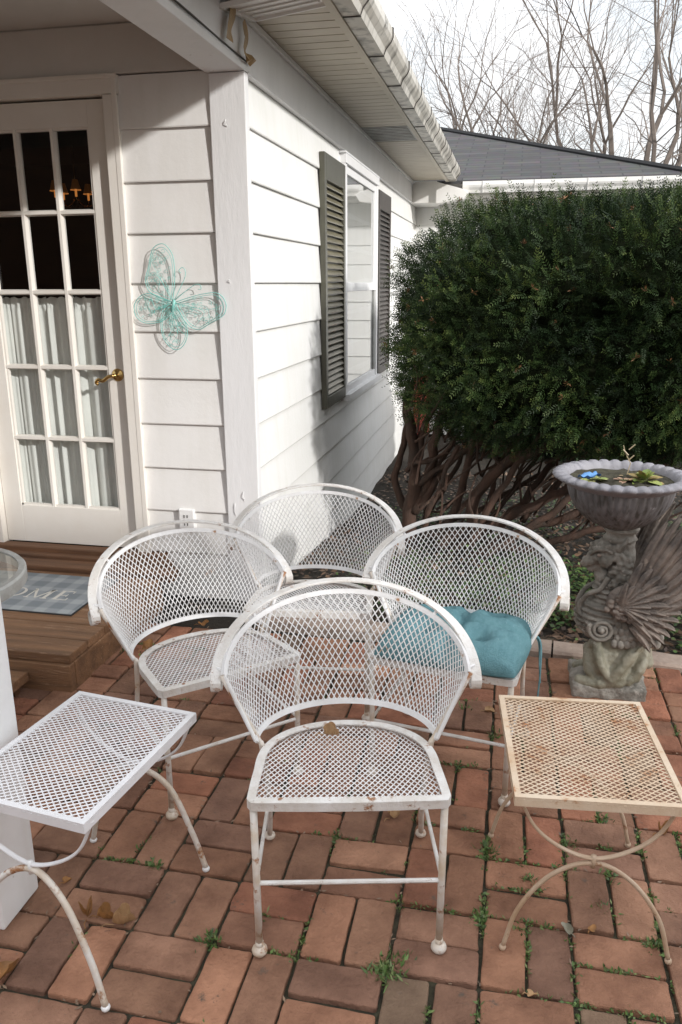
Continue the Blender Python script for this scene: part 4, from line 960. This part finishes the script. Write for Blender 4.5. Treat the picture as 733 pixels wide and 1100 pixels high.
    bw=b.build('bowl',M['bowl'],root,smooth=True); b=MB()
    # scalloped rim
    rim=[(.187,.812),(.205,.822),(.226,.833),(.243,.843),(.246,.850),(.234,.858),(.214,.862),(.197,.857),(.187,.842),(.182,.820),(.176,.790)]
    vs=[];ns=32
    for i,(r_,z) in enumerate(rim):
        for k in range(n):
            a=2*PI*k/n; sc_=abs(math.cos(ns*a/2)); o_=max(0,min(1,(r_-.186)/.05)); rr_=r_*(1-.085*o_*(1-sc_)**1.2*.75); top_=(1 if 3<=i<=8 else .4 if i==2 else 0); zz=z-.008*top_*(1-sc_)**1.5
            vs.append((C[0]+rr_*math.cos(a),C[1]+rr_*math.sin(a),zz))
    b.add(vs,[(i*n+k,i*n+(k+1)%n,(i+1)*n+(k+1)%n,(i+1)*n+k) for i in range(len(rim)-1) for k in range(n)])
    b.build('scalloped_rim',M['rim'],bw,smooth=True)
    b=MB(); vs=[];
    for j in range(13):
        for k in range(40):
            a=2*PI*k/40; r_=.183*j/12+.0005; vs.append((C[0]+r_*math.cos(a),r_*math.sin(a),.832+.014*noise.noise(Vector((r_*math.cos(a)*25,r_*math.sin(a)*25,0)))+.008*(1-j/12)))
    b.add(vs,[(j*40+k,j*40+(k+1)%40,(j+1)*40+(k+1)%40,(j+1)*40+k) for j in range(12) for k in range(40)]); b.build('soil',M['soil'],bw,smooth=True)
    # plants, leaves, blue scrap
    bc=S0+V(-.03,0,.838)
    def rosette(name,c,n_,l,cols,label,upr=.9,cat='plant'):
        b=MB(); r=random.Random(hash(label)%99)
        for k in range(n_):
            a=r.uniform(0,6.28); el_=r.uniform(.2,upr); L_=l*r.uniform(.6,1.1); d=V(math.cos(a)*math.cos(el_),math.sin(a)*math.cos(el_),math.sin(el_)); sd=d.cross(V(0,0,1)).normalized(); col=r.choice(cols)
            p=[V(0,0,0)+d*(L_*t)-V(0,0,.35*L_*t*t) for t in (.15,.45,.75,1.)]; w_=L_*.27
            b.add([p[0],p[1]-sd*w_,p[1]+sd*w_,p[1]+V(0,0,-.002),p[2]-sd*w_*.8,p[2]+sd*w_*.8,p[3]],[(0,1,3),(0,3,2),(1,4,6,3),(3,6,5,2)],col)
            b.tube([V(0,0,-.01),p[0],p[1]],.0012,4,col=(.12,.13,.05))
        o=b.build(name,M['leafy'],None,loc=None); o.location=c; tag(o,label,cat); return o
    G=[(.20,.26,.06),(.26,.30,.08),(.14,.20,.05),(.30,.22,.08)]
    rosette('small_plant',bc+V(-.10,-.05,.0),16,.06,[(.30,.34,.09),(.38,.38,.14),(.22,.28,.07)],'pale green sprout on the left in the planter bowl soil',.7)
    rosette('small_plant',bc+V(.075,-.03,.0),26,.085,G,'leafy green and purple plant standing on the right in the planter bowl',1.35)
    o=rosette('dead_stalk',bc+V(.02,.03,.0),5,.03,[(.30,.22,.12)],'thin dry stalk rising from the back of the planter bowl',.6)
    b=MB(); b.tube([V(0,0,0),V(.01,0,.05),V(-.012,.005,.09),V(-.02,0,.115)],.0018,5,col=(.35,.28,.18))
    for z,s_ in ((.06,1),(.08,-1),(.1,1)): b.tube([V(0,0,z),V(s_*.02,0,z+.02)],.0022,4,col=(.35,.28,.18))
    b.build('stem',M['leafy'],o)
    rosette('dry_clump',bc+V(.0,-.06,.004),12,.045,[(.32,.20,.13),(.24,.15,.10)],'dry brown curled leaves on the soil in the planter bowl',.7,'dry leaves')
    b=MB(); P=[]; 
    for j in range(5):
        for i in range(6): P.append((-.035+.014*i,-.02+.01*j,.006*math.sin(i*1.9+j)+.004*math.cos(j*2.3)))
    P=P+[(x,y,z-.004) for x,y,z in P]
    b.add(P,[(j*6+i,j*6+i+1,(j+1)*6+i+1,(j+1)*6+i) for j in range(4) for i in range(5)]+[(30+j*6+i,30+(j+1)*6+i,30+(j+1)*6+i+1,30+j*6+i+1) for j in range(4) for i in range(5)])
    o=b.build('blue_scrap',M['rag'],smooth=True); o.location=S0+V(-.155,-.115,.872); o.rotation_euler=(.15,-.1,.5); tag(o,'blue plastic scrap on the left rim of the planter bowl','scrap')
statue()

# ================================================================== vegetation
def leaf_tri_mesh(name,P,Ax,Wd,Ln,cols,m,label=None,extra=None,parent=None,loc=(0,0,0)):
    """numpy built kite-shaped leaves. P base, Ax axis, Wd width vectors"""
    n=len(P); v=np.empty((n,4,3),np.float32)
    v[:,0]=P; v[:,1]=P+Ax*.5*Ln+Wd; v[:,2]=P+Ax*Ln; v[:,3]=P+Ax*.5*Ln-Wd
    v=v.reshape(-1,3)-np.array(loc,np.float32)
    me=bpy.data.meshes.new(name); me.vertices.add(n*4); me.vertices.foreach_set('co',v.ravel()); me.loops.add(n*4); me.loops.foreach_set('vertex_index',np.arange(n*4,dtype=np.int32)); me.polygons.add(n)
    me.polygons.foreach_set('loop_start',np.arange(0,n*4,4,dtype=np.int32)); me.polygons.foreach_set('loop_total',np.full(n,4,np.int32))
    a=me.color_attributes.new('Col','FLOAT_COLOR','CORNER'); c=np.ones((n,4,4),np.float32); c[:,:,:3]=cols[:,None,:]; a.data.foreach_set('color',c.ravel())
    me.update(calc_edges=True); me.validate(); me.materials.append(m); o=bpy.data.objects.new(name,me); COL.objects.link(o); o.location=loc
    if parent is not None: o.parent=parent; o.location=(0,0,0)
    return o
def unit(v): return v/np.maximum(1e-9,np.linalg.norm(v,axis=1,keepdims=True))
BC=np.array([.86,5.35,1.26]); BH=np.array([1.52,1.28,.705])
def bush_r(d):
    """radius factor of bush surface (superellipsoid) in direction d(unit, in scaled space), lumpy"""
    e=3.6; return (np.abs(d[:,0])**e+np.abs(d[:,1])**e+np.abs(d[:,2])**e)**(-1/e)
def bush():
    base=Vector((-.55,5.15,gz(-.55,5.15))); root=empty('yew_bush',tuple(base)); tag(root,'large clipped dark green yew bush over bare brown trunks','bush')
    n=34000; d=unit(rng.normal(size=(n,3))); r=bush_r(d)
    # keep those facing camera / top / left
    P=d*r[:,None]*BH; nz=np.array([noise.noise(Vector(p)*2.6)*.5+noise.noise(Vector(p)*6.5)*.35 for p in P])
    depth=rng.uniform(0,1,n)**1.5*.17
    P=P*(1+.17*nz-depth)[:,None]+BC
    # underside: rise at left
    zmin=.56-.14*np.clip(P[:,0],-.7,1.2)-.24*(P[:,1]-4.4)+.05*rng.normal(size=n)
    low=P[:,2]<zmin; P[low,2]=zmin[low]+rng.uniform(0,.25,low.sum())
    keep=(P[:,1]<5.3)|((P[:,2]>1.5)&(P[:,1]<6.0))|((P[:,0]<-.2)&(P[:,1]<6.))|((P[:,2]<.9)&(rng.random(n)<.8)); P=P[keep]; d=d[keep]; nz=nz[keep]; depth=depth[keep]; n=len(P)
    nrm=unit(d*np.abs(d)**1.0/BH+d*.5)
    ax=unit(nrm*.9+rng.normal(size=(n,3))*.55+np.array([0,0,.25])); 
    side=unit(np.cross(ax,rng.normal(size=(n,3))))
    K=14; Pb=[];Ab=[];Wb=[];Cb=[];Lb=[]
    slen=rng.uniform(.06,.125,n)
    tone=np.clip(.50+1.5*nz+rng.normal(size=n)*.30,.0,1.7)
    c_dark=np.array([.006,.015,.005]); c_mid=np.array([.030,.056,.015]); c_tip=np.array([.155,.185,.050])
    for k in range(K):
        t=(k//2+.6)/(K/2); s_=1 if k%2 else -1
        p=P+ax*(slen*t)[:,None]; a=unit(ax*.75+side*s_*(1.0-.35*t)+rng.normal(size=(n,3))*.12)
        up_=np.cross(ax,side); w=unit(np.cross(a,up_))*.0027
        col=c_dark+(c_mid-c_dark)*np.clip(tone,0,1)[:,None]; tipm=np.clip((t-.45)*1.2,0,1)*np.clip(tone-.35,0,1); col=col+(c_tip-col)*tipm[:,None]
        Pb.append(p);Ab.append(a);Wb.append(w);Cb.append(col);Lb.append(np.full(n,.023)*(1.1-.45*t)*rng.uniform(.8,1.25,n))
    # some browned sprigs
    Pb,Ab,Wb,Cb,Lb=map(np.concatenate,(Pb,Ab,Wb,Cb,Lb))
    o=leaf_tri_mesh('foliage',Pb,Ab,Wb,Lb[:,None],Cb,M['foliage'],loc=tuple(base),parent=root)
    # brown dead sprigs
    m_=260; idx=rng.choice(n,m_,replace=False); Pb=[];Ab=[];Wb=[];Cb=[]
    for k in range(9):
        a=unit(ax[idx]+rng.normal(size=(m_,3))*.7); Pb.append(P[idx]+ax[idx]*.05); Ab.append(a); Wb.append(unit(np.cross(a,rng.normal(size=(m_,3))))*.0035); Cb.append(np.tile(np.array([.19,.095,.04]),(m_,1))*rng.uniform(.6,1.3,(m_,1)))
    Pb,Ab,Wb,Cb=map(np.concatenate,(Pb,Ab,Wb,Cb)); leaf_tri_mesh('brown_sprigs',Pb,Ab,Wb,np.full((len(Pb),1),.03),Cb,M['leafy'],loc=tuple(base),parent=root)
    # inner mass
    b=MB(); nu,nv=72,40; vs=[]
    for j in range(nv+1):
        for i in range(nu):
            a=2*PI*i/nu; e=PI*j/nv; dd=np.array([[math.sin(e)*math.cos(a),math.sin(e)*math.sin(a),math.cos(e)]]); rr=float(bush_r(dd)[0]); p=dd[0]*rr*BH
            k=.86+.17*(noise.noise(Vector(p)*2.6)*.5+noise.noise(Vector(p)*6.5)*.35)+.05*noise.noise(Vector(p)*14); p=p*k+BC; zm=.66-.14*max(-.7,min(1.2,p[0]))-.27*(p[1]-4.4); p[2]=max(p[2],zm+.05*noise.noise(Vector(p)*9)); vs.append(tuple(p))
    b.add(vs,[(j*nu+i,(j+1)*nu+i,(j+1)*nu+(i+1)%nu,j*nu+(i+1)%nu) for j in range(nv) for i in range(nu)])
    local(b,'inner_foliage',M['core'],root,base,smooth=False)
    # trunks: (start px,py,Y) .. (end px,py,Y)
    r=random.Random(12)
    def stem(pts,r0,r1,m_=M['bark']):
        Q=cat_rom(pts,7); k=len(Q); Q=[q+V(*(noise.noise_vector(q*9)*.022)) for q in Q]; b=MB(); b.tube(Q,[ (r0+(r1-r0)*i/(k-1))*(1+.18*noise.noise(Q[i]*14)) for i in range(k)],9); return b
    S=[([(442,590,5.0),(440,550,5.0),(447,510,5.0),(443,470,5.0),(438,440,4.95),(440,412,4.95)],.062,.026),
       ([(446,550,5.0),(462,505,5.0),(468,470,4.95),(480,430,4.9),(500,395,4.9)],.045,.02),
       ([(440,560,5.05),(425,520,5.1),(428,495,5.1),(437,462,5.1),(436,447,5.1)],.035,.018),
       ([(452,545,5.0),(470,515,5.0),(492,490,5.0),(525,463,5.0),(560,440,5.0)],.036,.018),
       ([(450,500,5.0),(452,470,5.0),(462,445,5.0),(478,415,5.0)],.032,.016),
       ([(447,520,5.0),(480,500,4.9),(510,478,4.9),(530,462,4.9)],.024,.013),
       ([(437,505,4.95),(450,497,4.9),(470,492,4.9),(490,470,4.9)],.020,.012),
       ([(470,590,4.8),(505,565,4.8),(512,530,4.8),(545,498,4.75),(590,478,4.7),(650,440,4.7)],.050,.026),
       ([(480,595,4.8),(540,560,4.8),(600,530,4.75),(660,480,4.7),(700,440,4.7)],.042,.022),
       ([(500,600,4.7),(560,570,4.7),(640,545,4.7),(720,500,4.7)],.035,.02),
       ([(470,585,4.9),(490,545,4.9),(500,510,4.9),(508,470,4.9),(515,430,4.9)],.034,.02),
       ([(520,570,5.0),(560,540,5.0),(585,505,5.0),(630,470,5.0)],.030,.018),
       ([(455,575,4.95),(500,575,4.8),(560,590,4.7),(620,575,4.6),(700,560,4.6)],.032,.02),
       ([(520,600,4.6),(580,560,4.6),(640,520,4.6),(720,520,4.6)],.028,.016),
       ([(560,560,4.9),(600,520,4.9),(620,480,4.9),(640,440,4.9)],.026,.016)]
    for k in range(9):
        x0=r.uniform(450,560); y0=r.uniform(560,600); x1=x0+r.uniform(-20,150); y1=r.uniform(440,500); Y=r.uniform(4.7,5.6)
        S.append(([(x0,y0-(Y-4.7)*30,Y),((x0+x1)/2+r.uniform(-18,18),(y0+y1)/2+r.uniform(-8,16),Y),(x1,y1,Y)],r.uniform(.018,.034),r.uniform(.010,.016)))
    for pts,r0,r1 in S:
        W3=[at_y(px,py,Y) for px,py,Y in pts]
        local(stem(W3,r0*.82,r1),'trunk',M['bark'],root,base,smooth=True)
    b=MB()
    for k in range(190):
        px=r.uniform(438,720); py=r.uniform(430,575); Y=r.uniform(4.6,5.4); p=at_y(px,py,Y); q=p+V(r.uniform(-.1,.35),r.uniform(-.1,.1),r.uniform(.05,.4)); mid=(p+q)/2+V(r.uniform(-.06,.06),0,r.uniform(-.05,.05)); b.tube(cat_rom([p,mid,q],4),[.009-.0008*i for i in range(9)],5)
    local(b,'twigs',M['bark'],root,base)
bush()

def back_shrub():
    base=Vector((.6,9.0,-.3)); root=empty('leafy_shrub',tuple(base)); tag(root,'dark leafy shrub in deep shade behind the yew trunks','shrub')
    n=9000; d=unit(rng.normal(size=(n,3))); Hs=np.array([1.55,.55,.62]); P=d*Hs*(1-rng.uniform(0,1,(n,1))**2*.3)
    P=P*(1+.12*np.array([noise.noise(Vector(p)*4) for p in P]))[:,None]+np.array([.82,8.9,.12]); P[:,2]=np.maximum(P[:,2],-.3+rng.uniform(0,.1,n))
    a=unit(d+rng.normal(size=(n,3))*.7); w=unit(np.cross(a,rng.normal(size=(n,3))))*rng.uniform(.012,.022,(n,1)); base_c=np.array([[.02,.04,.012],[.03,.055,.016],[.012,.025,.01]]); c=base_c[rng.integers(0,3,n)]*rng.uniform(.6,1.2,(n,1))
    leaf_tri_mesh('foliage',P,a,w,rng.uniform(.05,.09,(n,1)),c,M['leafy'],loc=tuple(base),parent=root)
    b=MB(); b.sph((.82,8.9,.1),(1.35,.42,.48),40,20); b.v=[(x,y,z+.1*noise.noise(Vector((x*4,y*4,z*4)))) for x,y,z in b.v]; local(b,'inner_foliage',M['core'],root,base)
    b=MB()
    for k in range(9): x=-.4+.3*k; b.tube([(x,8.9,-.42),(x+.05,8.88,-.1),(x+.1,8.9,.2)],[.02,.015,.01],6)
    local(b,'stems',M['bark'],root,base)
back_shrub()

# ground cover: dry leaves and ivy
def litter():
    n=9500; x=rng.uniform(-1.15,2.2,n); y=3.28+rng.uniform(0,1,n)**1.4*4.5; z=np.array([gz(a,b_) for a,b_ in zip(x,y)])+rng.uniform(.002,.03,n)
    P=np.stack([x,y,z],1); a=unit(np.stack([rng.normal(size=n),rng.normal(size=n),rng.normal(size=n)*.25],1)); w=unit(np.cross(a,np.array([0,0,1.])+rng.normal(size=(n,3))*.35))*rng.uniform(.006,.016,(n,1))
    base=np.array([[.12,.07,.04],[.17,.10,.06],[.08,.05,.035],[.22,.14,.09],[.10,.075,.05]]); c=base[rng.integers(0,5,n)]*rng.uniform(.6,1.1,(n,1))
    o=leaf_tri_mesh('leaf_litter',P,a,w,rng.uniform(.025,.06,(n,1)),c,M['leafy']); tag(o,'brown fallen leaves covering the ground beyond the kerb','leaf litter',kind='stuff')
    n=9500; 
    cl=rng.uniform([-.9,3.45],[2.2,6.6],(150,2)); cl[:60,0]=rng.uniform(-.1,1.6,60); cl[:60,1]=rng.uniform(3.45,4.4,60); k=rng.integers(0,150,n); 
    x=cl[k,0]+rng.normal(size=n)*.10; y=cl[k,1]+rng.normal(size=n)*.10; ok=(y>3.32)&(x>-.9); x=x[ok];y=y[ok];n=len(x)
    z=np.array([gz(a,b_) for a,b_ in zip(x,y)])+rng.uniform(.01,.11,n)*1.0; P=np.stack([x,y,z],1); a=unit(np.stack([rng.normal(size=n),rng.normal(size=n)-.4,rng.normal(size=n)*.35+.15],1)); w=unit(np.cross(a,np.array([0,0,1.])+rng.normal(size=(n,3))*.3))*rng.uniform(.006,.013,(n,1))
    base=np.array([[.05,.10,.03],[.08,.14,.04],[.12,.19,.05],[.035,.07,.022]]); c=base[rng.integers(0,4,n)]*rng.uniform(.6,1.2,(n,1))
    o=leaf_tri_mesh('ivy_ground_cover',P,a,w,rng.uniform(.02,.038,(n,1)),c,M['leafy']); tag(o,'small green ivy leaves creeping under the bush','ground cover',kind='stuff')
litter()
def weeds():
    # moss and weeds in the patio joints, denser at right
    P=[];A=[];Wd=[];C=[];Ln=[]
    def tuft(x,y,n,spread,l):
        for _ in range(n):
            px=x+random.gauss(0,spread); py=y+random.gauss(0,spread); a=Vector((random.gauss(0,1),random.gauss(0,1),abs(random.gauss(.7,.6)))).normalized(); w=a.cross(Vector((random.gauss(0,1),random.gauss(0,1),1))).normalized()
            P.append((px,py,-.008+random.uniform(0,.008))); A.append(tuple(a)); Wd.append(tuple(w*random.uniform(.0014,.004))); Ln.append(l*random.uniform(.5,1.3)); k=random.uniform(.6,1.25); c=random.choice([(.09,.16,.04),(.12,.20,.05),(.07,.12,.035),(.16,.20,.07)]); C.append(tuple(v*k for v in c))
    for n in range(-16,12):
        for m in range(-10,7):
            x0=OX+n*SX; y0=OY+m*SY
            segs=[((x0,y0),(x0+SX,y0)),((x0,y0),(x0,y0+SY))]
            segs.append(((x0,y0+SY/2),(x0+SX,y0+SY/2)) if (n+m)%2==0 else ((x0+SX/2,y0),(x0+SX/2,y0+SY)))
            for k,(p,q) in enumerate(segs):
                dens=.25+.75*min(1,max(0,(x0+.55)/.7))
                if y0>1.9: dens*=.45
                # patchy
                for s_ in range(26):
                    t=random.random(); x=p[0]+(q[0]-p[0])*t; y=p[1]+(q[1]-p[1])*t
                    f=noise.noise(Vector((x*5,y*5,7)))+.5*noise.noise(Vector((x*14,y*14,2)))
                    if f+dens*.66>.43+.25*random.random(): tuft(x,y,4,.0045,.013)
    for (px,py,n,sp,l) in [(417,1040,130,.018,.026),(410,1050,60,.014,.03),(430,1030,40,.01,.02),(168,929,50,.012,.018),(224,1012,70,.012,.02),(232,1008,30,.01,.02),(525,915,90,.012,.026),(523,905,40,.009,.022),(285,985,25,.008,.02),(570,945,40,.01,.018),(700,1015,50,.012,.02),(560,1000,30,.01,.016),(648,975,40,.012,.018),(502,760,30,.012,.02),(533,790,20,.01,.018),(612,905,40,.012,.016),(650,880,35,.012,.018),(580,955,30,.01,.015),(655,940,50,.012,.02),(515,985,50,.013,.018)]:
        p=at_z(px,py,0); tuft(p.x,p.y,n,sp,l)
    o=leaf_tri_mesh('joint_weeds',np.array(P),np.array(A),np.array(Wd),np.array(Ln)[:,None],np.array(C),M['leafy']); tag(o,'green moss and small weeds growing in the brick joints','weeds',kind='stuff')
weeds()
def debris():
    n=900; P=[];A=[];W_2=[];C=[];Ln=[]
    for k in range(n):
        x=random.uniform(-1.6,1.2); y=random.uniform(1.1,3.1); m=random.choice([0,1]); 
        if m: x=OX+round((x-OX)/SX)*SX+random.gauss(0,.006)
        else: y=OY+round((y-OY)/SY)*SY+random.gauss(0,.006)
        a=Vector((random.gauss(0,1),random.gauss(0,1),random.gauss(0,.15))).normalized(); w=a.cross(V(0,0,1)).normalized()*random.uniform(.0015,.004); P.append((x,y,random.uniform(-.006,.001))); A.append(tuple(a)); W_2.append(tuple(w)); Ln.append(random.uniform(.008,.022)); q=random.uniform(.6,1.3); C.append((.22*q,.15*q,.10*q))
    o=leaf_tri_mesh('joint_debris',np.array(P),np.array(A),np.array(W_2),np.array(Ln)[:,None],np.array(C),M['leafy']); tag(o,'tiny dry bits caught in the brick joints','debris',kind='stuff')
debris()

# individual dry leaves
def dry_leaf(pos,size,rz,m,label,curl=1.,seed=0,lobes=5,group='single dry leaves lying about the patio'):
    size*=1.25
    r=random.Random(seed); b=MB(); n=40; rings=6; vs=[(0,0,0)]
    for j in range(1,rings+1):
        for k in range(n):
            a=2*PI*k/n; rad=size*(.55+.33*abs(math.cos(lobes*a/2+.3))**.7+.10*math.cos(a)); q=j/rings; x=rad*q*math.cos(a)*1.1; y=rad*q*math.sin(a)*.85
            z=curl*(size*.85*(abs(math.sin(a*1.0+seed))*q*q)+.35*size*noise.noise(Vector((x*30+seed,y*30,0)))*q)
            vs.append((x*(1-.25*curl*q),y*(1-.3*curl*q),z+.001))
    fs=[(0,1+k,1+(k+1)%n) for k in range(n)]+[(1+(j-1)*n+k,1+j*n+k,1+j*n+(k+1)%n,1+(j-1)*n+(k+1)%n) for j in range(1,rings) for k in range(n)]
    b.add(vs,fs); b.tube([(-size*.5,0,.002),(-size*.95,.1*size,.006),(-size*1.25,0,.002)],.0013,5)
    zmin=min(v[2] for v in b.v); b.v=[(x,y,z-zmin) for x,y,z in b.v]
    o=b.build('dry_leaf',m,smooth=True); o.location=pos; o.rotation_euler=(0,0,rz); tag(o,label,'leaf',group); return o
SZ=.412
for (px,py,z,s_,rz,m,lb,cu,lo) in [
    (355,791,SZ,.026,.4,M['leaf2'],'tan crumpled leaf on the seat of the front chair',1.2,5),
    (158,698,SZ-.005,.024,1.2,M['leaf'],'brown leaf on the back edge of the seat nearest the step',1.1,3),
    (218,672,.30,.026,.3,M['leaf'],'orange brown leaf on the bricks behind the chair by the step',.7,5),
    (423,878,0,.024,.9,M['leaf2'],'pale leaf on the bricks under the front chair',.8,5),
    (94,985,0,.032,2.0,M['leaf'],'left curled brown leaf of the cluster near the white table leg',1.3,3),
    (113,988,0,.026,.2,M['leaf'],'middle brown leaf of the cluster near the white table leg',1.2,4),
    (132,993,0,.034,.5,M['leaf2'],'right ribbed tan leaf of the cluster near the white table leg',1.2,5),
    (2,1050,0,.040,.5,M['leaf'],'brown leaf cut by the left edge of the photo',.8,5),
    (72,948,0,.014,1.,M['leaf'],'small orange leaf on the bricks in front of the porch post',.6,3),
    (636,1000,0,.012,1.,M['leaf'],'small orange leaf on the brick under the cream table',.4,3),
    (571,1070,0,.013,.2,M['leaf2'],'small pale leaf in the joint near the cream table leg',.6,3),
    (525,765,0,.020,.3,M['leaf2'],'dry tan leaf on the bricks left of the cream table',.6,3),
    (712,895,0,.026,.7,M['leaf'],'dark curled leaf on the bricks behind the cream table leg',1.2,4),
    (610,1000,0,.018,2.2,M['leafy'] and M['statue_low'],'greenish folded leaf in a joint under the cream table',.5,2)]:
    if 'bricks behind the chair by the step' in lb: z=0.
    p=at_z(px,py,z); dry_leaf((p.x,p.y,z+.002),s_,rz,m,lb,cu,int(px),lo)

# bare trees beyond the wing roof
def bare_tree(loc,h,seed,lean=(0,0),stems=3,label='',spread=.55,full=None):
    r=random.Random(seed); tr=MB(); br=MB(); tw=MB()
    def grow(p,d,L_,rad,lvl):
        n=4 if lvl<3 else 3; pts=[p]; q=p; dd=d
        for i in range(n):
            dd=(dd+Vector((r.gauss(0,1),r.gauss(0,1),r.gauss(0,.6)+.35*(lvl<4)))*.13).normalized(); q=q+dd*(L_/n); pts.append(q)
        rs=[rad*(1-.35*i/n) for i in range(n+1)]
        (tr if lvl==0 else (br if lvl<4 else tw)).tube(pts,rs,8 if lvl==0 else (5 if lvl<3 else 3),cap=False)
        if lvl>=7 or rad<.0052: return
        k=r.choice([2,3]) if lvl<4 else r.choice([2,2,3])
        for j in range(k):
            a=r.uniform(0,6.28); sp=r.uniform(.25,spread)*(1 if lvl else .75); o_=dd.orthogonal().normalized(); o_=(Matrix.Rotation(a,3,dd)@o_); nd=(dd*math.cos(sp)+o_*math.sin(sp)).normalized()
            grow(q,nd,L_*r.uniform(.66,.88),rs[-1]*r.uniform(.58,.80),lvl+1)
        # side shoots
        for j in range((3 if lvl<4 else 1) if lvl>0 else 0):
            i=r.randint(1,n-1); a=r.uniform(0,6.28); o_=Matrix.Rotation(a,3,dd)@dd.orthogonal().normalized(); nd=(dd*.6+o_*.8).normalized(); grow(pts[i],nd,L_*.55,rs[i]*.36,max(lvl+2,4))
    root=empty('bare_tree',loc); 
    for s_ in range(stems):
        a=s_*2*PI/stems+r.uniform(-.4,.4); k=.0 if stems==1 else .22; d=Vector((lean[0]+k*math.cos(a),lean[1]+k*math.sin(a),1)).normalized(); grow(Vector((.08*math.cos(a),.08*math.sin(a),0)),d,h*.30,h*.0165,0)
    tr.build('trunk',M['treebark'],root); br.build('branches',M['treebark'],root); tw.build('twigs',M['treebark'],root)
    tag(root,label,'tree','bare trees beyond the wing roof'); return root
def tx(px,Y): d=ray(px,200); return d.x/d.y*Y
T=[(551,27,11.5,21,(.02,0),2,'tallest bare tree standing centrally above the dark roof',.50),
   (597,24,9.5,5,(.30,0),1,'bare tree leaning right above the dark roof, left of the slender trees',.5),
   (672,23,11,33,(.02,0),3,'slender many stemmed bare tree near the right edge',.42),
   (716,26,12,17,(-.05,0),2,'bare tree partly cut off by the right edge',.5),
   (468,31,10.5,40,(-.03,0),2,'faint bare tree just right of the gutter',.5),
   (515,38,11,52,(.05,0),3,'distant bare tree between the gutter and the tallest tree',.5),
   ]
for px,Y,h,seed,lean,st_,lb,spr in T: bare_tree((tx(px,Y),Y,-.4),h,seed,lean,st_,lb,spr)
